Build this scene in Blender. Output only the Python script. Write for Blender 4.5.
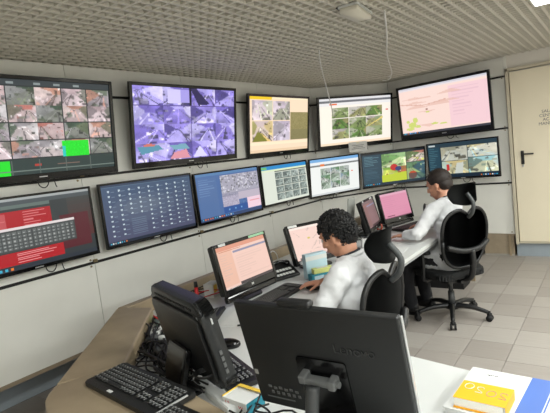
import bpy, bmesh, math, random
import numpy as np
from mathutils import Vector, Matrix, Euler, noise
random.seed(7)
S = bpy.context.scene
C = S.collection
for o in list(bpy.data.objects): bpy.data.objects.remove(o)
PI = math.pi
R = math.radians

# ------------------------------------------------------------------ camera, world, lights, exposure
cam_d = bpy.data.cameras.new('camera')
cam_d.sensor_fit = 'HORIZONTAL'; cam_d.sensor_width = 36.0; cam_d.lens = 470.0/550*36
cam_d.clip_start = 0.05; cam_d.clip_end = 60
cam = bpy.data.objects.new('camera', cam_d); C.objects.link(cam)
CAMPOS = Vector((0, 0, 1.59))
def cam_matrix():
    f, cx, cy = 470., 275., 206.5
    roll, pitch = R(6.8), R(5.8)
    up = Vector((-math.sin(roll)*math.cos(pitch), -math.cos(roll)*math.cos(pitch), -math.sin(pitch)))
    d = Vector((618-cx, 117-cy, f)); d -= up*d.dot(up); Y = d.normalized()
    X = Y.cross(up)
    if X.x < 0: X = -X
    rows = (X, Y, up)                       # world = rows . camera vector (x right, y down, z forward)
    m = Matrix.Identity(4)
    for i, r in enumerate(rows):
        m[i][0] = r.x; m[i][1] = -r.y; m[i][2] = -r.z; m[i][3] = CAMPOS[i]
    return m
cam.matrix_world = cam_matrix()
S.camera = cam
S.view_settings.view_transform = 'Standard'; S.view_settings.look = 'None'
S.view_settings.exposure = 0.36; S.view_settings.gamma = 1.0
S.view_settings.use_curve_mapping = False
world = bpy.data.worlds.new('world'); S.world = world; world.use_nodes = True
world.node_tree.nodes['Background'].inputs[0].default_value = (0.9, 0.95, 1.0, 1)
world.node_tree.nodes['Background'].inputs[1].default_value = 0.05

CEIL = 2.49
LAMPS = [(-0.17, 3.82), (-0.17, 1.42), (-0.17, -0.98), (1.63, 5.02), (1.63, 2.62), (1.63, 0.22), (3.43, 3.82), (3.43, 1.42), (3.43, -0.98)]  # the far-right row is unseen, added to throw more light on the left wall
LAMP_W = 30.0
for i_, (lx, ly) in enumerate(LAMPS):
    ld = bpy.data.lights.new('panel_light', 'AREA'); ld.shape = 'SQUARE'; ld.size = 0.56
    ld.energy = LAMP_W*(0.62, 0.42, 0.6, 1.3, 1.3, 1.3, 1.7, 1.7, 1.7)[i_]; ld.color = (0.955, 1.0, 0.97)
    lo = bpy.data.objects.new('panel_light', ld); C.objects.link(lo); lo.location = (lx, ly, CEIL-0.032)

# ------------------------------------------------------------------ materials
def lin(c):
    out = []
    for v in c[:3]:
        v = v/255.0
        out.append(v/12.92 if v <= 0.04045 else ((v+0.055)/1.055)**2.4)
    return tuple(out)
MATS = {}
def mat(name, rgb, rough=0.5, metal=0.0, noise_amt=0.0, scale=20.0, bump=0.0, bscale=200.0, alpha=1.0, trans=0.0, coat=0.0, spec=0.5, rgb2=None, sheen=0.0):
    if name in MATS: return MATS[name]
    m = bpy.data.materials.new(name); m.use_nodes = True; MATS[name] = m
    nt = m.node_tree; b = nt.nodes['Principled BSDF']
    col = lin(rgb)
    b.inputs['Base Color'].default_value = (*col, 1); b.inputs['Roughness'].default_value = rough
    b.inputs['Metallic'].default_value = metal; b.inputs['Specular IOR Level'].default_value = spec
    b.inputs['Coat Weight'].default_value = coat
    if trans: b.inputs['Transmission Weight'].default_value = trans
    if sheen: b.inputs['Sheen Weight'].default_value = sheen
    if alpha < 1: b.inputs['Alpha'].default_value = alpha
    tc = nt.nodes.new('ShaderNodeTexCoord')
    if noise_amt > 0 or rgb2:
        n = nt.nodes.new('ShaderNodeTexNoise'); n.inputs['Scale'].default_value = scale; n.inputs['Detail'].default_value = 5
        nt.links.new(tc.outputs['Object'], n.inputs['Vector'])
        r = nt.nodes.new('ShaderNodeValToRGB')
        c2 = lin(rgb2) if rgb2 else tuple(v*(1-noise_amt) for v in col)
        c1 = col if rgb2 else tuple(min(1, v*(1+noise_amt*0.5)) for v in col)
        r.color_ramp.elements[0].position = 0.3; r.color_ramp.elements[0].color = (*c2, 1)
        r.color_ramp.elements[1].position = 0.7; r.color_ramp.elements[1].color = (*c1, 1)
        nt.links.new(n.outputs['Fac'], r.inputs['Fac']); nt.links.new(r.outputs['Color'], b.inputs['Base Color'])
    if bump > 0:
        n2 = nt.nodes.new('ShaderNodeTexNoise'); n2.inputs['Scale'].default_value = bscale; n2.inputs['Detail'].default_value = 4
        nt.links.new(tc.outputs['Object'], n2.inputs['Vector'])
        bp = nt.nodes.new('ShaderNodeBump'); bp.inputs['Strength'].default_value = bump; bp.inputs['Distance'].default_value = 0.002
        nt.links.new(n2.outputs['Fac'], bp.inputs['Height']); nt.links.new(bp.outputs['Normal'], b.inputs['Normal'])
    return m
def emis(name, rgb, strength):
    m = bpy.data.materials.new(name); m.use_nodes = True
    b = m.node_tree.nodes['Principled BSDF']; b.inputs['Base Color'].default_value = (0.8, 0.8, 0.8, 1)
    b.inputs['Emission Color'].default_value = (*lin(rgb), 1); b.inputs['Emission Strength'].default_value = strength
    return m
def screen_mat(name, strength):
    m = bpy.data.materials.new(name); m.use_nodes = True; nt = m.node_tree
    b = nt.nodes['Principled BSDF']; b.inputs['Base Color'].default_value = (0.01, 0.01, 0.012, 1)
    b.inputs['Roughness'].default_value = 0.35; b.inputs['Specular IOR Level'].default_value = 0.4
    a = nt.nodes.new('ShaderNodeAttribute'); a.attribute_name = 'picture'; a.attribute_type = 'GEOMETRY'
    nt.links.new(a.outputs['Color'], b.inputs['Emission Color']); b.inputs['Emission Strength'].default_value = strength
    return m
M_panel = mat('wall_panel_white', (236, 236, 230), 0.45, noise_amt=0.05, scale=2.5, bump=0.05, bscale=60)
M_wall = mat('painted_wall', (234, 230, 222), 0.7, noise_amt=0.04, scale=3, bump=0.1, bscale=120)
M_wallb = mat('painted_wall_behind', (150, 146, 138), 0.8)
M_rail = mat('black_rail', (14, 14, 14), 0.5)
M_clip = mat('brass_screw', (150, 135, 105), 0.35, metal=0.8)
M_rib = mat('ceiling_rib_paint', (212, 208, 196), 0.6, noise_amt=0.05, scale=6)
M_plenum = mat('plenum_dark', (70, 66, 58), 0.9)
M_base = mat('baseboard_grey', (150, 160, 168), 0.5, noise_amt=0.08, scale=5)
M_grout = mat('grout', (112, 106, 100), 0.9)
M_door = mat('door_cream', (232, 222, 198), 0.45, noise_amt=0.03, scale=2)
M_doorframe = mat('door_frame', (196, 188, 168), 0.5)
M_lam = mat('beige_laminate', (150, 134, 110), 0.42, noise_amt=0.14, scale=9, bump=0.08, bscale=90)
M_lamd = mat('beige_laminate_column', (150, 136, 116), 0.5, noise_amt=0.12, scale=14)
M_desk = mat('white_desktop', (206, 208, 206), 0.4, noise_amt=0.03, scale=6)
M_deskedge = mat('desk_edge_grey', (150, 152, 152), 0.5)
M_blk = mat('black_plastic', (20, 21, 22), 0.42, bump=0.25, bscale=700)
M_blkg = mat('black_gloss', (10, 10, 11), 0.16, spec=0.5)
M_blkm = mat('black_matte', (13, 13, 14), 0.7)
M_dgry = mat('dark_grey_plastic', (52, 54, 55), 0.5, bump=0.15, bscale=500)
M_gry = mat('grey_plastic', (96, 98, 98), 0.5, bump=0.15, bscale=500)
M_silver = mat('silver_trim', (190, 192, 192), 0.3, metal=0.5)
M_key = mat('keycap_black', (24, 25, 26), 0.4)
M_keyp = mat('key_print', (150, 152, 150), 0.6)
M_white = mat('white_plastic', (208, 210, 208), 0.5)
M_paper = mat('paper_white', (214, 215, 213), 0.8, noise_amt=0.03, scale=30)
M_coat = mat('white_coat_cloth', (214, 215, 217), 0.85, noise_amt=0.04, scale=8, bump=0.3, bscale=180, sheen=0.2)
M_skin = mat('skin', (206, 150, 122), 0.5, noise_amt=0.08, scale=18, bump=0.12, bscale=250)
M_lip = mat('lips', (168, 96, 86), 0.5)
M_hair = mat('black_hair', (13, 12, 12), 0.55, noise_amt=0.3, scale=60, bump=0.4, bscale=400)
M_hairb = mat('dark_brown_hair', (40, 30, 25), 0.6, noise_amt=0.35, scale=90, bump=0.6, bscale=500)
M_trous = mat('dark_trousers', (22, 23, 28), 0.9, noise_amt=0.2, scale=30)
M_shoe = mat('black_shoe', (16, 15, 15), 0.5)
M_navy = mat('navy_badge', (50, 48, 110), 0.7)
M_mesh = mat('chair_mesh_fabric', (22, 24, 25), 0.85, noise_amt=0.25, scale=160, bump=0.5, bscale=900)
M_cable = mat('cable_black', (12, 12, 12), 0.5)
M_cablew = mat('cable_white', (235, 235, 232), 0.5)
M_red = mat('red_plastic', (190, 30, 32), 0.4)
M_yel = mat('book_orange', (240, 170, 15), 0.5)
M_blue = mat('binder_blue', (66, 104, 180), 0.45)
M_teal = mat('teal_card', (30, 128, 148), 0.6)
M_ylw = mat('yellow_card', (226, 190, 70), 0.6)
M_pblue = mat('pale_blue_card', (178, 205, 215), 0.5)
M_ygrn = mat('yellow_green_card', (205, 212, 130), 0.6)
M_scr = screen_mat('screen_picture', 0.80)
M_lampd = emis('lamp_diffuser', (255, 252, 244), 6.0)
def tile_mat():
    m = bpy.data.materials.new('floor_tile'); m.use_nodes = True; nt = m.node_tree; b = nt.nodes['Principled BSDF']
    b.inputs['Roughness'].default_value = 0.5
    oi = nt.nodes.new('ShaderNodeObjectInfo'); r = nt.nodes.new('ShaderNodeValToRGB')
    r.color_ramp.elements[0].color = (*lin((154, 147, 140)), 1); r.color_ramp.elements[1].color = (*lin((171, 165, 158)), 1)
    e = r.color_ramp.elements.new(0.5); e.color = (*lin((163, 156, 149)), 1)
    tc = nt.nodes.new('ShaderNodeTexCoord'); mp = nt.nodes.new('ShaderNodeMapping'); mp.inputs['Scale'].default_value = (1.5, 14, 1)
    n = nt.nodes.new('ShaderNodeTexNoise'); n.inputs['Scale'].default_value = 3; n.inputs['Detail'].default_value = 6
    nt.links.new(tc.outputs['Object'], mp.inputs['Vector']); nt.links.new(mp.outputs['Vector'], n.inputs['Vector'])
    mx = nt.nodes.new('ShaderNodeMix'); mx.data_type = 'RGBA'; mx.blend_type = 'MULTIPLY'; mx.inputs['Factor'].default_value = 0.35
    nt.links.new(oi.outputs['Random'], r.inputs['Fac']); nt.links.new(r.outputs['Color'], mx.inputs[6])
    r2 = nt.nodes.new('ShaderNodeValToRGB'); r2.color_ramp.elements[0].color = (0.82, 0.8, 0.78, 1); r2.color_ramp.elements[1].color = (1, 1, 1, 1)
    r2.color_ramp.elements[0].position = 0.3; r2.color_ramp.elements[1].position = 0.6
    nt.links.new(n.outputs['Fac'], r2.inputs['Fac']); nt.links.new(r2.outputs['Color'], mx.inputs[7])
    nt.links.new(mx.outputs[2], b.inputs['Base Color'])
    return m
M_tile = tile_mat()

# ------------------------------------------------------------------ helpers
def obj(name, bm, m, parent=None, smooth=False, M=None):
    me = bpy.data.meshes.new(name)
    bmesh.ops.recalc_face_normals(bm, faces=bm.faces[:])
    bm.to_mesh(me); bm.free()
    for mm in (m if isinstance(m, (list, tuple)) else [m]): me.materials.append(mm)
    if smooth:
        for p in me.polygons: p.use_smooth = True
    o = bpy.data.objects.new(name, me); C.objects.link(o)
    if parent: o.parent = parent
    if M is not None: o.matrix_local = M
    return o
def thing(name, label, cat, loc=(0, 0, 0), rz=0, group=None):
    o = bpy.data.objects.new(name, None); C.objects.link(o); o.location = loc; o.rotation_euler = (0, 0, rz)
    o.empty_display_size = 0.1
    o['label'] = label; o['category'] = cat
    if group: o['group'] = group
    return o
def tag(o, label, cat, group=None):
    o['label'] = label; o['category'] = cat
    if group: o['group'] = group
    return o
def struct(o): o['kind'] = 'structure'; return o
def stuff(o): o['kind'] = 'stuff'; return o
def box(bm, c, s, bev=0.0, M=None, mi=0, seg=2):
    r = bmesh.ops.create_cube(bm, size=1.0)
    vs = r['verts']
    for v in vs: v.co = Vector((v.co.x*s[0], v.co.y*s[1], v.co.z*s[2]))
    if bev > 0:
        es = list({e for v in vs for e in v.link_edges})
        rr = bmesh.ops.bevel(bm, geom=es, offset=bev, segments=seg, profile=0.5, affect='EDGES')
        vs = list({v for f in rr['faces'] for v in f.verts} | {v for v in vs if v.is_valid})
    T = Matrix.Translation(c)
    if M is not None: T = M @ T
    for v in vs: v.co = T @ v.co
    if mi:
        for f in {f for v in vs for f in v.link_faces}: f.material_index = mi
    return vs
def bx(c, s, bev=0.0, M=None):
    bm = bmesh.new(); box(bm, c, s, bev, M); return bm
def ell(bm, c, r, M=None, seg=16, mi=0):
    rr = bmesh.ops.create_uvsphere(bm, u_segments=seg, v_segments=max(6, seg//2+2), radius=1.0)
    T = Matrix.Translation(c)
    if M is not None: T = T @ M
    for v in rr['verts']: v.co = T @ Vector((v.co.x*r[0], v.co.y*r[1], v.co.z*r[2]))
    if mi:
        for f in {f for v in rr['verts'] for f in v.link_faces}: f.material_index = mi
    return rr['verts']
def cone(bm, p0, p1, r0, r1, seg=12, caps=True, mi=0):
    p0 = Vector(p0); p1 = Vector(p1); d = p1-p0
    rr = bmesh.ops.create_cone(bm, cap_ends=caps, segments=seg, radius1=r0, radius2=r1, depth=d.length)
    q = Vector((0, 0, 1)).rotation_difference(d.normalized()).to_matrix().to_4x4()
    T = Matrix.Translation((p0+p1)/2) @ q
    for v in rr['verts']: v.co = T @ v.co
    if mi:
        for f in {f for v in rr['verts'] for f in v.link_faces}: f.material_index = mi
def limb(bm, pts, rads, seg=14):
    for i in range(len(pts)-1):
        cone(bm, pts[i], pts[i+1], rads[i], rads[i+1], seg)
    for p, r in zip(pts, rads): ell(bm, p, (r, r, r), seg=seg)
def spline(pts, n=6):
    P = [Vector(p) for p in pts]; out = []
    for i in range(len(P)-1):
        a = P[max(i-1, 0)]; b = P[i]; c = P[i+1]; d = P[min(i+2, len(P)-1)]
        for k in range(n):
            t = k/n
            out.append(0.5*((2*b)+(-a+c)*t+(2*a-5*b+4*c-d)*t*t+(-a+3*b-3*c+d)*t**3))
    out.append(P[-1]); return out
def tube(bm, pts, r, seg=6, n=5, sm=True):
    P = spline(pts, n) if sm else [Vector(p) for p in pts]
    rings = []; up = Vector((0.13, 0.21, 0.97))
    for i, p in enumerate(P):
        d = (P[min(i+1, len(P)-1)]-P[max(i-1, 0)])
        d = d.normalized() if d.length > 1e-9 else Vector((1, 0, 0))
        a = d.cross(up)
        if a.length < 0.05: a = d.cross(Vector((1, 0, 0)))
        a.normalize(); b = d.cross(a)
        rr = r(i/(len(P)-1)) if callable(r) else r
        rings.append([bm.verts.new(p+(a*math.cos(2*PI*k/seg)+b*math.sin(2*PI*k/seg))*rr) for k in range(seg)])
    for i in range(len(rings)-1):
        for k in range(seg):
            bm.faces.new((rings[i][k], rings[i][(k+1) % seg], rings[i+1][(k+1) % seg], rings[i+1][k]))
    bm.faces.new(rings[0]); bm.faces.new(rings[-1][::-1])
def prism(bm, poly, z0, z1, bev=0.0, mi=0):
    b = [bm.verts.new((x, y, z0)) for x, y in poly]; t = [bm.verts.new((x, y, z1)) for x, y in poly]
    n = len(poly); fs = [bm.faces.new(b[::-1]), bm.faces.new(t)]
    for i in range(n): fs.append(bm.faces.new((b[i], b[(i+1) % n], t[(i+1) % n], t[i])))
    if mi:
        for f in fs: f.material_index = mi
    if bev > 0:
        es = [e for v in t for e in v.link_edges]
        bmesh.ops.bevel(bm, geom=list(set(es)), offset=bev, segments=3, profile=0.5, affect='EDGES')
def rrect(w, h, r, n=5):
    out = []
    for cx, cy, a0 in ((w/2-r, h/2-r, 0), (-w/2+r, h/2-r, 90), (-w/2+r, -h/2+r, 180), (w/2-r, -h/2+r, 270)):
        for k in range(n+1):
            a = R(a0+90*k/n); out.append((cx+r*math.cos(a), cy+r*math.sin(a)))
    return out
def copy_tree(o, parent=None, loc=None, rz=None, label=None):
    c = o.copy(); C.objects.link(c)
    c.parent = parent
    if loc is not None: c.location = loc
    if rz is not None: c.rotation_euler = (0, 0, rz)
    if label: c['label'] = label
    for ch in list(o.children): copy_tree(ch, c)
    return c
def bake(o, mods):
    """run modifiers on a freshly made mesh object and keep the result as plain mesh"""
    for kind, props in mods:
        md = o.modifiers.new(kind, kind)
        for k, v in props.items(): setattr(md, k, v)
    dg = bpy.context.evaluated_depsgraph_get(); dg.update()
    me = bpy.data.meshes.new_from_object(o.evaluated_get(dg))
    ms = list(o.data.materials)
    o.modifiers.clear(); o.data = me
    if not me.materials:
        for m in ms: me.materials.append(m)
    for p in me.polygons: p.use_smooth = True
def text_obj(name, body, size, m, parent=None, M=None, extrude=0.0006, align='LEFT', shear=0, space=1.0):
    cu = bpy.data.curves.new(name, 'FONT'); cu.body = body; cu.size = size; cu.extrude = extrude; cu.align_x = align
    cu.shear = shear; cu.space_line = space
    t = bpy.data.objects.new(name+'_src', cu); C.objects.link(t)
    dg = bpy.context.evaluated_depsgraph_get(); dg.update()
    me = bpy.data.meshes.new_from_object(t.evaluated_get(dg)); bpy.data.objects.remove(t)
    me.materials.clear(); me.materials.append(m)
    o = bpy.data.objects.new(name, me); C.objects.link(o)
    if parent: o.parent = parent
    if M is not None: o.matrix_local = M
    return o

# ------------------------------------------------------------------ pictures on the screens (drawn as coloured cells)
class Pic:
    def __init__(s, w=128, h=72, bg=(20, 20, 20)):
        s.w, s.h = w, h; s.a = np.zeros((h, w, 3)); s.a[:] = bg
        s.yy, s.xx = np.mgrid[0:h, 0:w]; s.xx = (s.xx+.5)/w; s.yy = (s.yy+.5)/h
    def rect(s, x0, y0, x1, y1, c, al=1.0):
        m = (s.xx >= x0) & (s.xx < x1) & (s.yy >= y0) & (s.yy < y1); s.a[m] = s.a[m]*(1-al)+np.array(c)*al
    def poly(s, pts, c, al=1.0, clip=None):
        inside = np.zeros_like(s.xx, bool); n = len(pts)
        for i in range(n):
            x1, y1 = pts[i]; x2, y2 = pts[(i+1) % n]
            if y1 == y2: continue
            cnd = ((y1 > s.yy) != (y2 > s.yy)) & (s.xx < (x2-x1)*(s.yy-y1)/(y2-y1)+x1)
            inside ^= cnd
        if clip: inside &= (s.xx >= clip[0]) & (s.xx < clip[2]) & (s.yy >= clip[1]) & (s.yy < clip[3])
        s.a[inside] = s.a[inside]*(1-al)+np.array(c)*al
    def disc(s, x, y, rx, ry, c, al=1.0, clip=None):
        m = ((s.xx-x)/rx)**2+((s.yy-y)/ry)**2 < 1
        if clip: m &= (s.xx >= clip[0]) & (s.xx < clip[2]) & (s.yy >= clip[1]) & (s.yy < clip[3])
        s.a[m] = s.a[m]*(1-al)+np.array(c)*al
    def speck(s, x0, y0, x1, y1, amp, rng):
        m = (s.xx >= x0) & (s.xx < x1) & (s.yy >= y0) & (s.yy < y1)
        s.a[m] += rng.normal(0, amp, (m.sum(), 1))
    def view(s, x0, y0, x1, y1, pal, seed, amp=9):
        """one camera view: far wall band, receding floor, side walls, blurred objects and texture"""
        rng = np.random.default_rng(seed); W = x1-x0; H = y1-y0; cl = (x0, y0, x1, y1)
        P = lambda u, v: (x0+u*W, y0+v*H)
        pal = [np.array(p, float) for p in pal]; mean = sum(pal)/len(pal); pal = [p*.85+mean*.15 for p in pal]
        i0, i1 = int(round(y0*s.h)), min(s.h, int(round(y1*s.h))); j0, j1 = int(round(x0*s.w)), min(s.w, int(round(x1*s.w)))
        s.rect(x0, y0, x1, y1, pal[0])
        hz = rng.uniform(.15, .4); vx = rng.uniform(.1, .9)
        s.poly([P(-.4, 1.2), P(vx-.15, hz), P(vx+.2, hz), P(1.4, 1.2)], pal[1], .9, cl)
        s.poly([P(0, -.1), P(vx-.15, hz*.7), P(vx-.15, hz), P(0, .85)], pal[2], .8, cl)
        s.poly([P(1, -.1), P(vx+.2, hz*.7), P(vx+.2, hz), P(1, .8)], pal[3 % len(pal)], .7, cl)
        for k in range(16):
            u, v = rng.uniform(0, 1), rng.uniform(.02, 1); c = pal[rng.integers(len(pal))]*rng.choice([.3, .5, .75, 1.2, 1.35])
            sc = .5+v; a = rng.uniform(.02, .12)*sc; b = rng.uniform(.03, .09)*sc; t = rng.uniform(-.6, .6)
            if k % 3: s.poly([P(u-a, v-b), P(u+a, v-b+t*a), P(u+a, v+b+t*a), P(u-a, v+b)], c, .7, cl)
            else: s.disc(*P(u, v), a*W*.7, b*H, c, .7, cl)
        for k in range(3):      # converging edges: kerbs, shelves, roof lines
            e = rng.uniform(-.3, 1.3); c = pal[rng.integers(len(pal))]*rng.choice([.35, 1.3])
            s.poly([P(vx, hz), P(vx+.02, hz), P(e+.07, 1.1), P(e, 1.1)], c, .7, cl)
        h_, w_ = i1-i0, j1-j0
        n = np.zeros((h_, w_))
        for g, am in ((2, 1.), (4, .8), (8, .6)):
            q = rng.normal(0, 1, (g+2, g+2)); yi = np.linspace(0, g, h_); xi = np.linspace(0, g, w_)
            y_, x_ = np.meshgrid(yi, xi, indexing='ij'); yf = y_.astype(int); xf = x_.astype(int); fy = y_-yf; fx = x_-xf
            n += am*((q[yf, xf]*(1-fx)+q[yf, xf+1]*fx)*(1-fy)+(q[yf+1, xf]*(1-fx)+q[yf+1, xf+1]*fx)*fy)
        t_ = s.a[i0:i1, j0:j1]*(1+n[..., None]*.0045*amp)
        pd = np.pad(t_, ((1, 1), (1, 1), (0, 0)), mode='edge')
        bl = sum(pd[1+dy:1+dy+h_, 1+dx:1+dx+w_] for dy in (-1, 0, 1) for dx in (-1, 0, 1))/9
        t_ = bl*.3+t_*.7; t_ += rng.normal(0, amp*.25, (h_, w_, 1)); s.a[i0:i1, j0:j1] = t_
    def rows(s, x0, y0, x1, y1, n, c, seed, al=.8, hh=.35):
        rng = np.random.default_rng(seed); d = (y1-y0)/n
        for i in range(n):
            s.rect(x0, y0+i*d, x0+(x1-x0)*rng.uniform(.35, 1), y0+i*d+d*hh, c, al)
    def icons(s, x0, y, n, seed, d=.022):
        rng = np.random.default_rng(seed)
        for i in range(n): s.rect(x0+i*d, y, x0+i*d+d*.5, y+.028, rng.choice([(230, 120, 40), (80, 160, 230), (235, 235, 235), (60, 170, 200)]), 1)

def pic_tv1():
    p = Pic(150, 84, (34, 42, 44)); pals = [
        [(150, 145, 150), (205, 190, 190), (60, 80, 60), (230, 225, 225)], [(90, 105, 88), (165, 155, 165), (190, 130, 112), (190, 180, 190)],
        [(200, 175, 180), (230, 210, 215), (120, 110, 115), (90, 100, 85)], [(195, 140, 120), (195, 178, 182), (230, 218, 220), (80, 98, 80)],
        [(55, 75, 60), (140, 140, 135), (170, 165, 170), (110, 120, 90)], [(185, 110, 100), (205, 188, 190), (90, 105, 90), (235, 228, 235)]]
    k = 0
    for r_ in range(4):
        for c_ in range(6):
            p.view(.01+c_*.164, .07+r_*.19, .01+(c_+1)*.164-.003, .07+(r_+1)*.19-.004, pals[(k*5+r_) % 6], 10+k, 12); k += 1
    p.rect(.64, .66, .82, .83, (25, 225, 40)); p.speck(.64, .66, .82, .83, 6, np.random.default_rng(1)); p.rect(.64, .72, .66, .83, (30, 200, 190))
    p.rect(0, .835, 1, 1, (44, 60, 58)); p.rect(.12, .84, .32, 1, (25, 225, 40)); p.rect(.46, .89, .5, .92, (180, 60, 50)); p.rect(.60, .9, .75, .92, (120, 100, 90)); p.rect(0, .95, 1, .96, (110, 125, 118))
    for x in (.33, .49, .655, .82): p.rect(x, .84, x+.004, 1, (90, 100, 95))
    p.rect(0, 0, 1, .065, (52, 60, 64)); p.rows(.1, .02, .5, .05, 1, (150, 160, 160), 3)
    for x in (.2, .35, .5, .62, .75): p.rect(x, .02, x+.04, .05, (140, 150, 150))
    return p
def pic_tv2():
    p = Pic(140, 78, (90, 75, 150)); pals = [
        [(150, 135, 225), (190, 180, 250), (60, 50, 120), (225, 220, 255)], [(120, 105, 200), (170, 160, 235), (215, 210, 255), (45, 38, 95)],
        [(185, 175, 250), (140, 125, 215), (95, 80, 170), (235, 230, 255)]]
    k = 0
    for r_ in range(4):
        for c_ in range(4):
            p.view(c_*.26+.0, r_*.252, min(1, (c_+1)*.26-.003), (r_+1)*.252-.005, pals[(k*7) % 3], 60+k, 14); k += 1
    p.rect(.30, .02, .42, .22, (214, 206, 252)); p.rect(.42, .02, .51, .2, (170, 160, 235))
    p.poly([(.52, 0), (.58, 0), (.72, .22), (.6, .24)], (45, 38, 85)); p.rect(.51, .0, .53, .24, (20, 18, 40))
    p.poly([(.02, .80), (.2, .78), (.24, .84), (.05, .9)], (90, 150, 175)); p.poly([(.30, .80), (.45, .78), (.5, .86), (.34, .86)], (120, 170, 190))
    p.poly([(.30, .99), (.34, .9), (.46, .86), (.5, .99)], (225, 150, 165)); p.disc(.12, .78, .05, .02, (235, 120, 90), .8)
    p.poly([(.53, .99), (.6, .82), (.68, .99)], (225, 220, 255))
    return p
def pic_tv3():
    p = Pic(100, 60, (252, 226, 196)); p.rect(0, 0, .35, .05, (245, 205, 30)); p.rect(.35, 0, 1, .03, (250, 235, 200))
    g = [[(205, 190, 205), (225, 210, 215), (150, 140, 150), (190, 200, 160)], [(190, 175, 190), (160, 165, 140), (230, 215, 225), (130, 135, 115)]]
    p.view(.04, .06, .36, .42, g[0], 3, 10); p.view(.37, .06, .66, .42, g[1], 4, 12)
    p.view(.04, .43, .36, .80, [(215, 195, 200), (235, 215, 205), (150, 150, 70), (225, 200, 120)], 6, 8)
    p.view(.37, .43, .66, .80, [(200, 185, 205), (215, 205, 220), (150, 145, 150), (230, 220, 235)], 7, 8)
    p.poly([(.04, .8), (.12, .62), (.2, .66), (.34, .8)], (130, 130, 50)); p.poly([(.16, .64), (.34, .8), (.28, .8)], (240, 205, 130))
    p.rect(.67, .26, 1, .80, (148, 138, 90)); p.speck(.67, .26, 1, .8, 7, np.random.default_rng(5)); p.rect(.67, .6, 1, .8, (128, 122, 84), .6)
    p.rect(.0, .81, 1, .86, (255, 238, 205)); p.rect(0, .95, 1, 1, (240, 210, 175)); return p
def pic_tv4():
    p = Pic(110, 64, (252, 244, 232)); p.rect(0, 0, 1, .05, (225, 225, 228)); p.rect(0, .05, 1, .09, (110, 112, 118)); p.rect(0, .1, 1, .15, (238, 236, 236)); p.rect(.14, .105, .24, .14, (235, 110, 50))
    k = 0
    gp = [[(150, 165, 120), (120, 140, 80), (200, 195, 185), (90, 110, 60)], [(100, 130, 60), (80, 120, 50), (190, 190, 180), (170, 150, 110)], [(170, 160, 160), (150, 150, 90), (215, 210, 205), (120, 150, 90)]]
    for r_ in range(3):
        for c_ in range(3):
            p.view(.16+c_*.24, .2+r_*.23, .16+(c_+1)*.24-.006, .2+(r_+1)*.23-.01, gp[(k*2+r_) % 3], 33+k, 8); k += 1
    p.poly([(.62, .68), (.88, .45), (.88, .5)], (225, 205, 120)); p.rect(.93, .3, .96, .33, (230, 130, 120)); p.rect(0, .95, 1, 1, (250, 225, 195)); p.rect(0, .2, .15, .9, (252, 246, 232)); return p
def pic_tv5():
    p = Pic(120, 68, (250, 222, 212)); p.rect(0, 0, 1, .035, (205, 205, 215)); p.rect(0, .035, 1, .06, (235, 225, 228))
    p.rect(.58, .1, 1, .93, (245, 208, 214)); p.rect(.58, .1, .585, .93, (225, 190, 200)); p.rows(.62, .16, .95, .75, 9, (228, 188, 200), 5, .6)
    rng = np.random.default_rng(8)
    for _ in range(9):
        x, y = rng.uniform(.02, .5), rng.uniform(.12, .8); p.poly([(x, y), (x+rng.uniform(.08, .3), y+rng.uniform(-.15, .15)), (x+.28, y+.012), (x, y+.012)], (232, 190, 176), .7)
    p.poly([(0, .32), (.3, .4), (.55, .34), (.55, .36), (.3, .42), (0, .34)], (225, 180, 165))
    for (x, y, a, b) in ((.13, .80, .05, .06), (.17, .70, .03, .06), (.10, .88, .05, .03), (.2, .84, .03, .03), (.40, .82, .04, .02), (.5, .84, .04, .02), (.08, .72, .02, .03), (.33, .56, .02, .02)): p.disc(x, y, a, b, (205, 218, 110), .9)
    p.disc(.32, .5, .012, .018, (150, 100, 90)); p.rect(0, .95, 1, 1, (60, 62, 70)); p.icons(.02, .96, 9, 2); return p
def pic_l1():
    p = Pic(150, 84, (48, 54, 56)); rng = np.random.default_rng(3)
    for i in range(10): p.rect(.8, .1+i*.06, 1, .17+i*.06, (62+3*i, 62-3*i, 60-3*i), .8)
    p.rect(0, 0, 1, .04, (160, 165, 165)); p.rect(0, .04, 1, .09, (70, 78, 82)); p.rect(.0, .09, .66, .14, (95, 110, 105))
    p.rect(.72, .35, .97, .86, (84, 26, 36)); p.rect(.0, .18, .66, .45, (168, 20, 32)); p.rows(.02, .2, .35, .43, 5, (230, 130, 130), 2, .7); p.rows(.45, .2, .62, .43, 6, (235, 160, 160), 4, .7)
    p.rect(.26, .2, .32, .44, (205, 120, 120), .6)
    p.rect(0, .40, .84, .44, (225, 215, 215)); p.rect(0, .44, .84, .74, (62, 66, 66))
    for r_ in range(5):
        n = 22
        for c_ in range(n):
            x = .01+c_*.0375; p.rect(x, .47+r_*.052, x+.030, .47+r_*.052+.040, (98, 103, 102)); p.rect(x+.006, .485+r_*.052, x+.018, .485+r_*.052+.013, (190, 192, 190), .8)
    p.rect(.0, .75, .72, .93, (174, 22, 32)); p.rows(.04, .77, .3, .92, 4, (235, 140, 140), 6, .7); p.rows(.36, .77, .68, .92, 5, (240, 170, 170), 7, .8)
    p.rect(0, .94, 1, 1, (40, 48, 58)); p.icons(.02, .955, 8, 4, .04); return p
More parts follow.
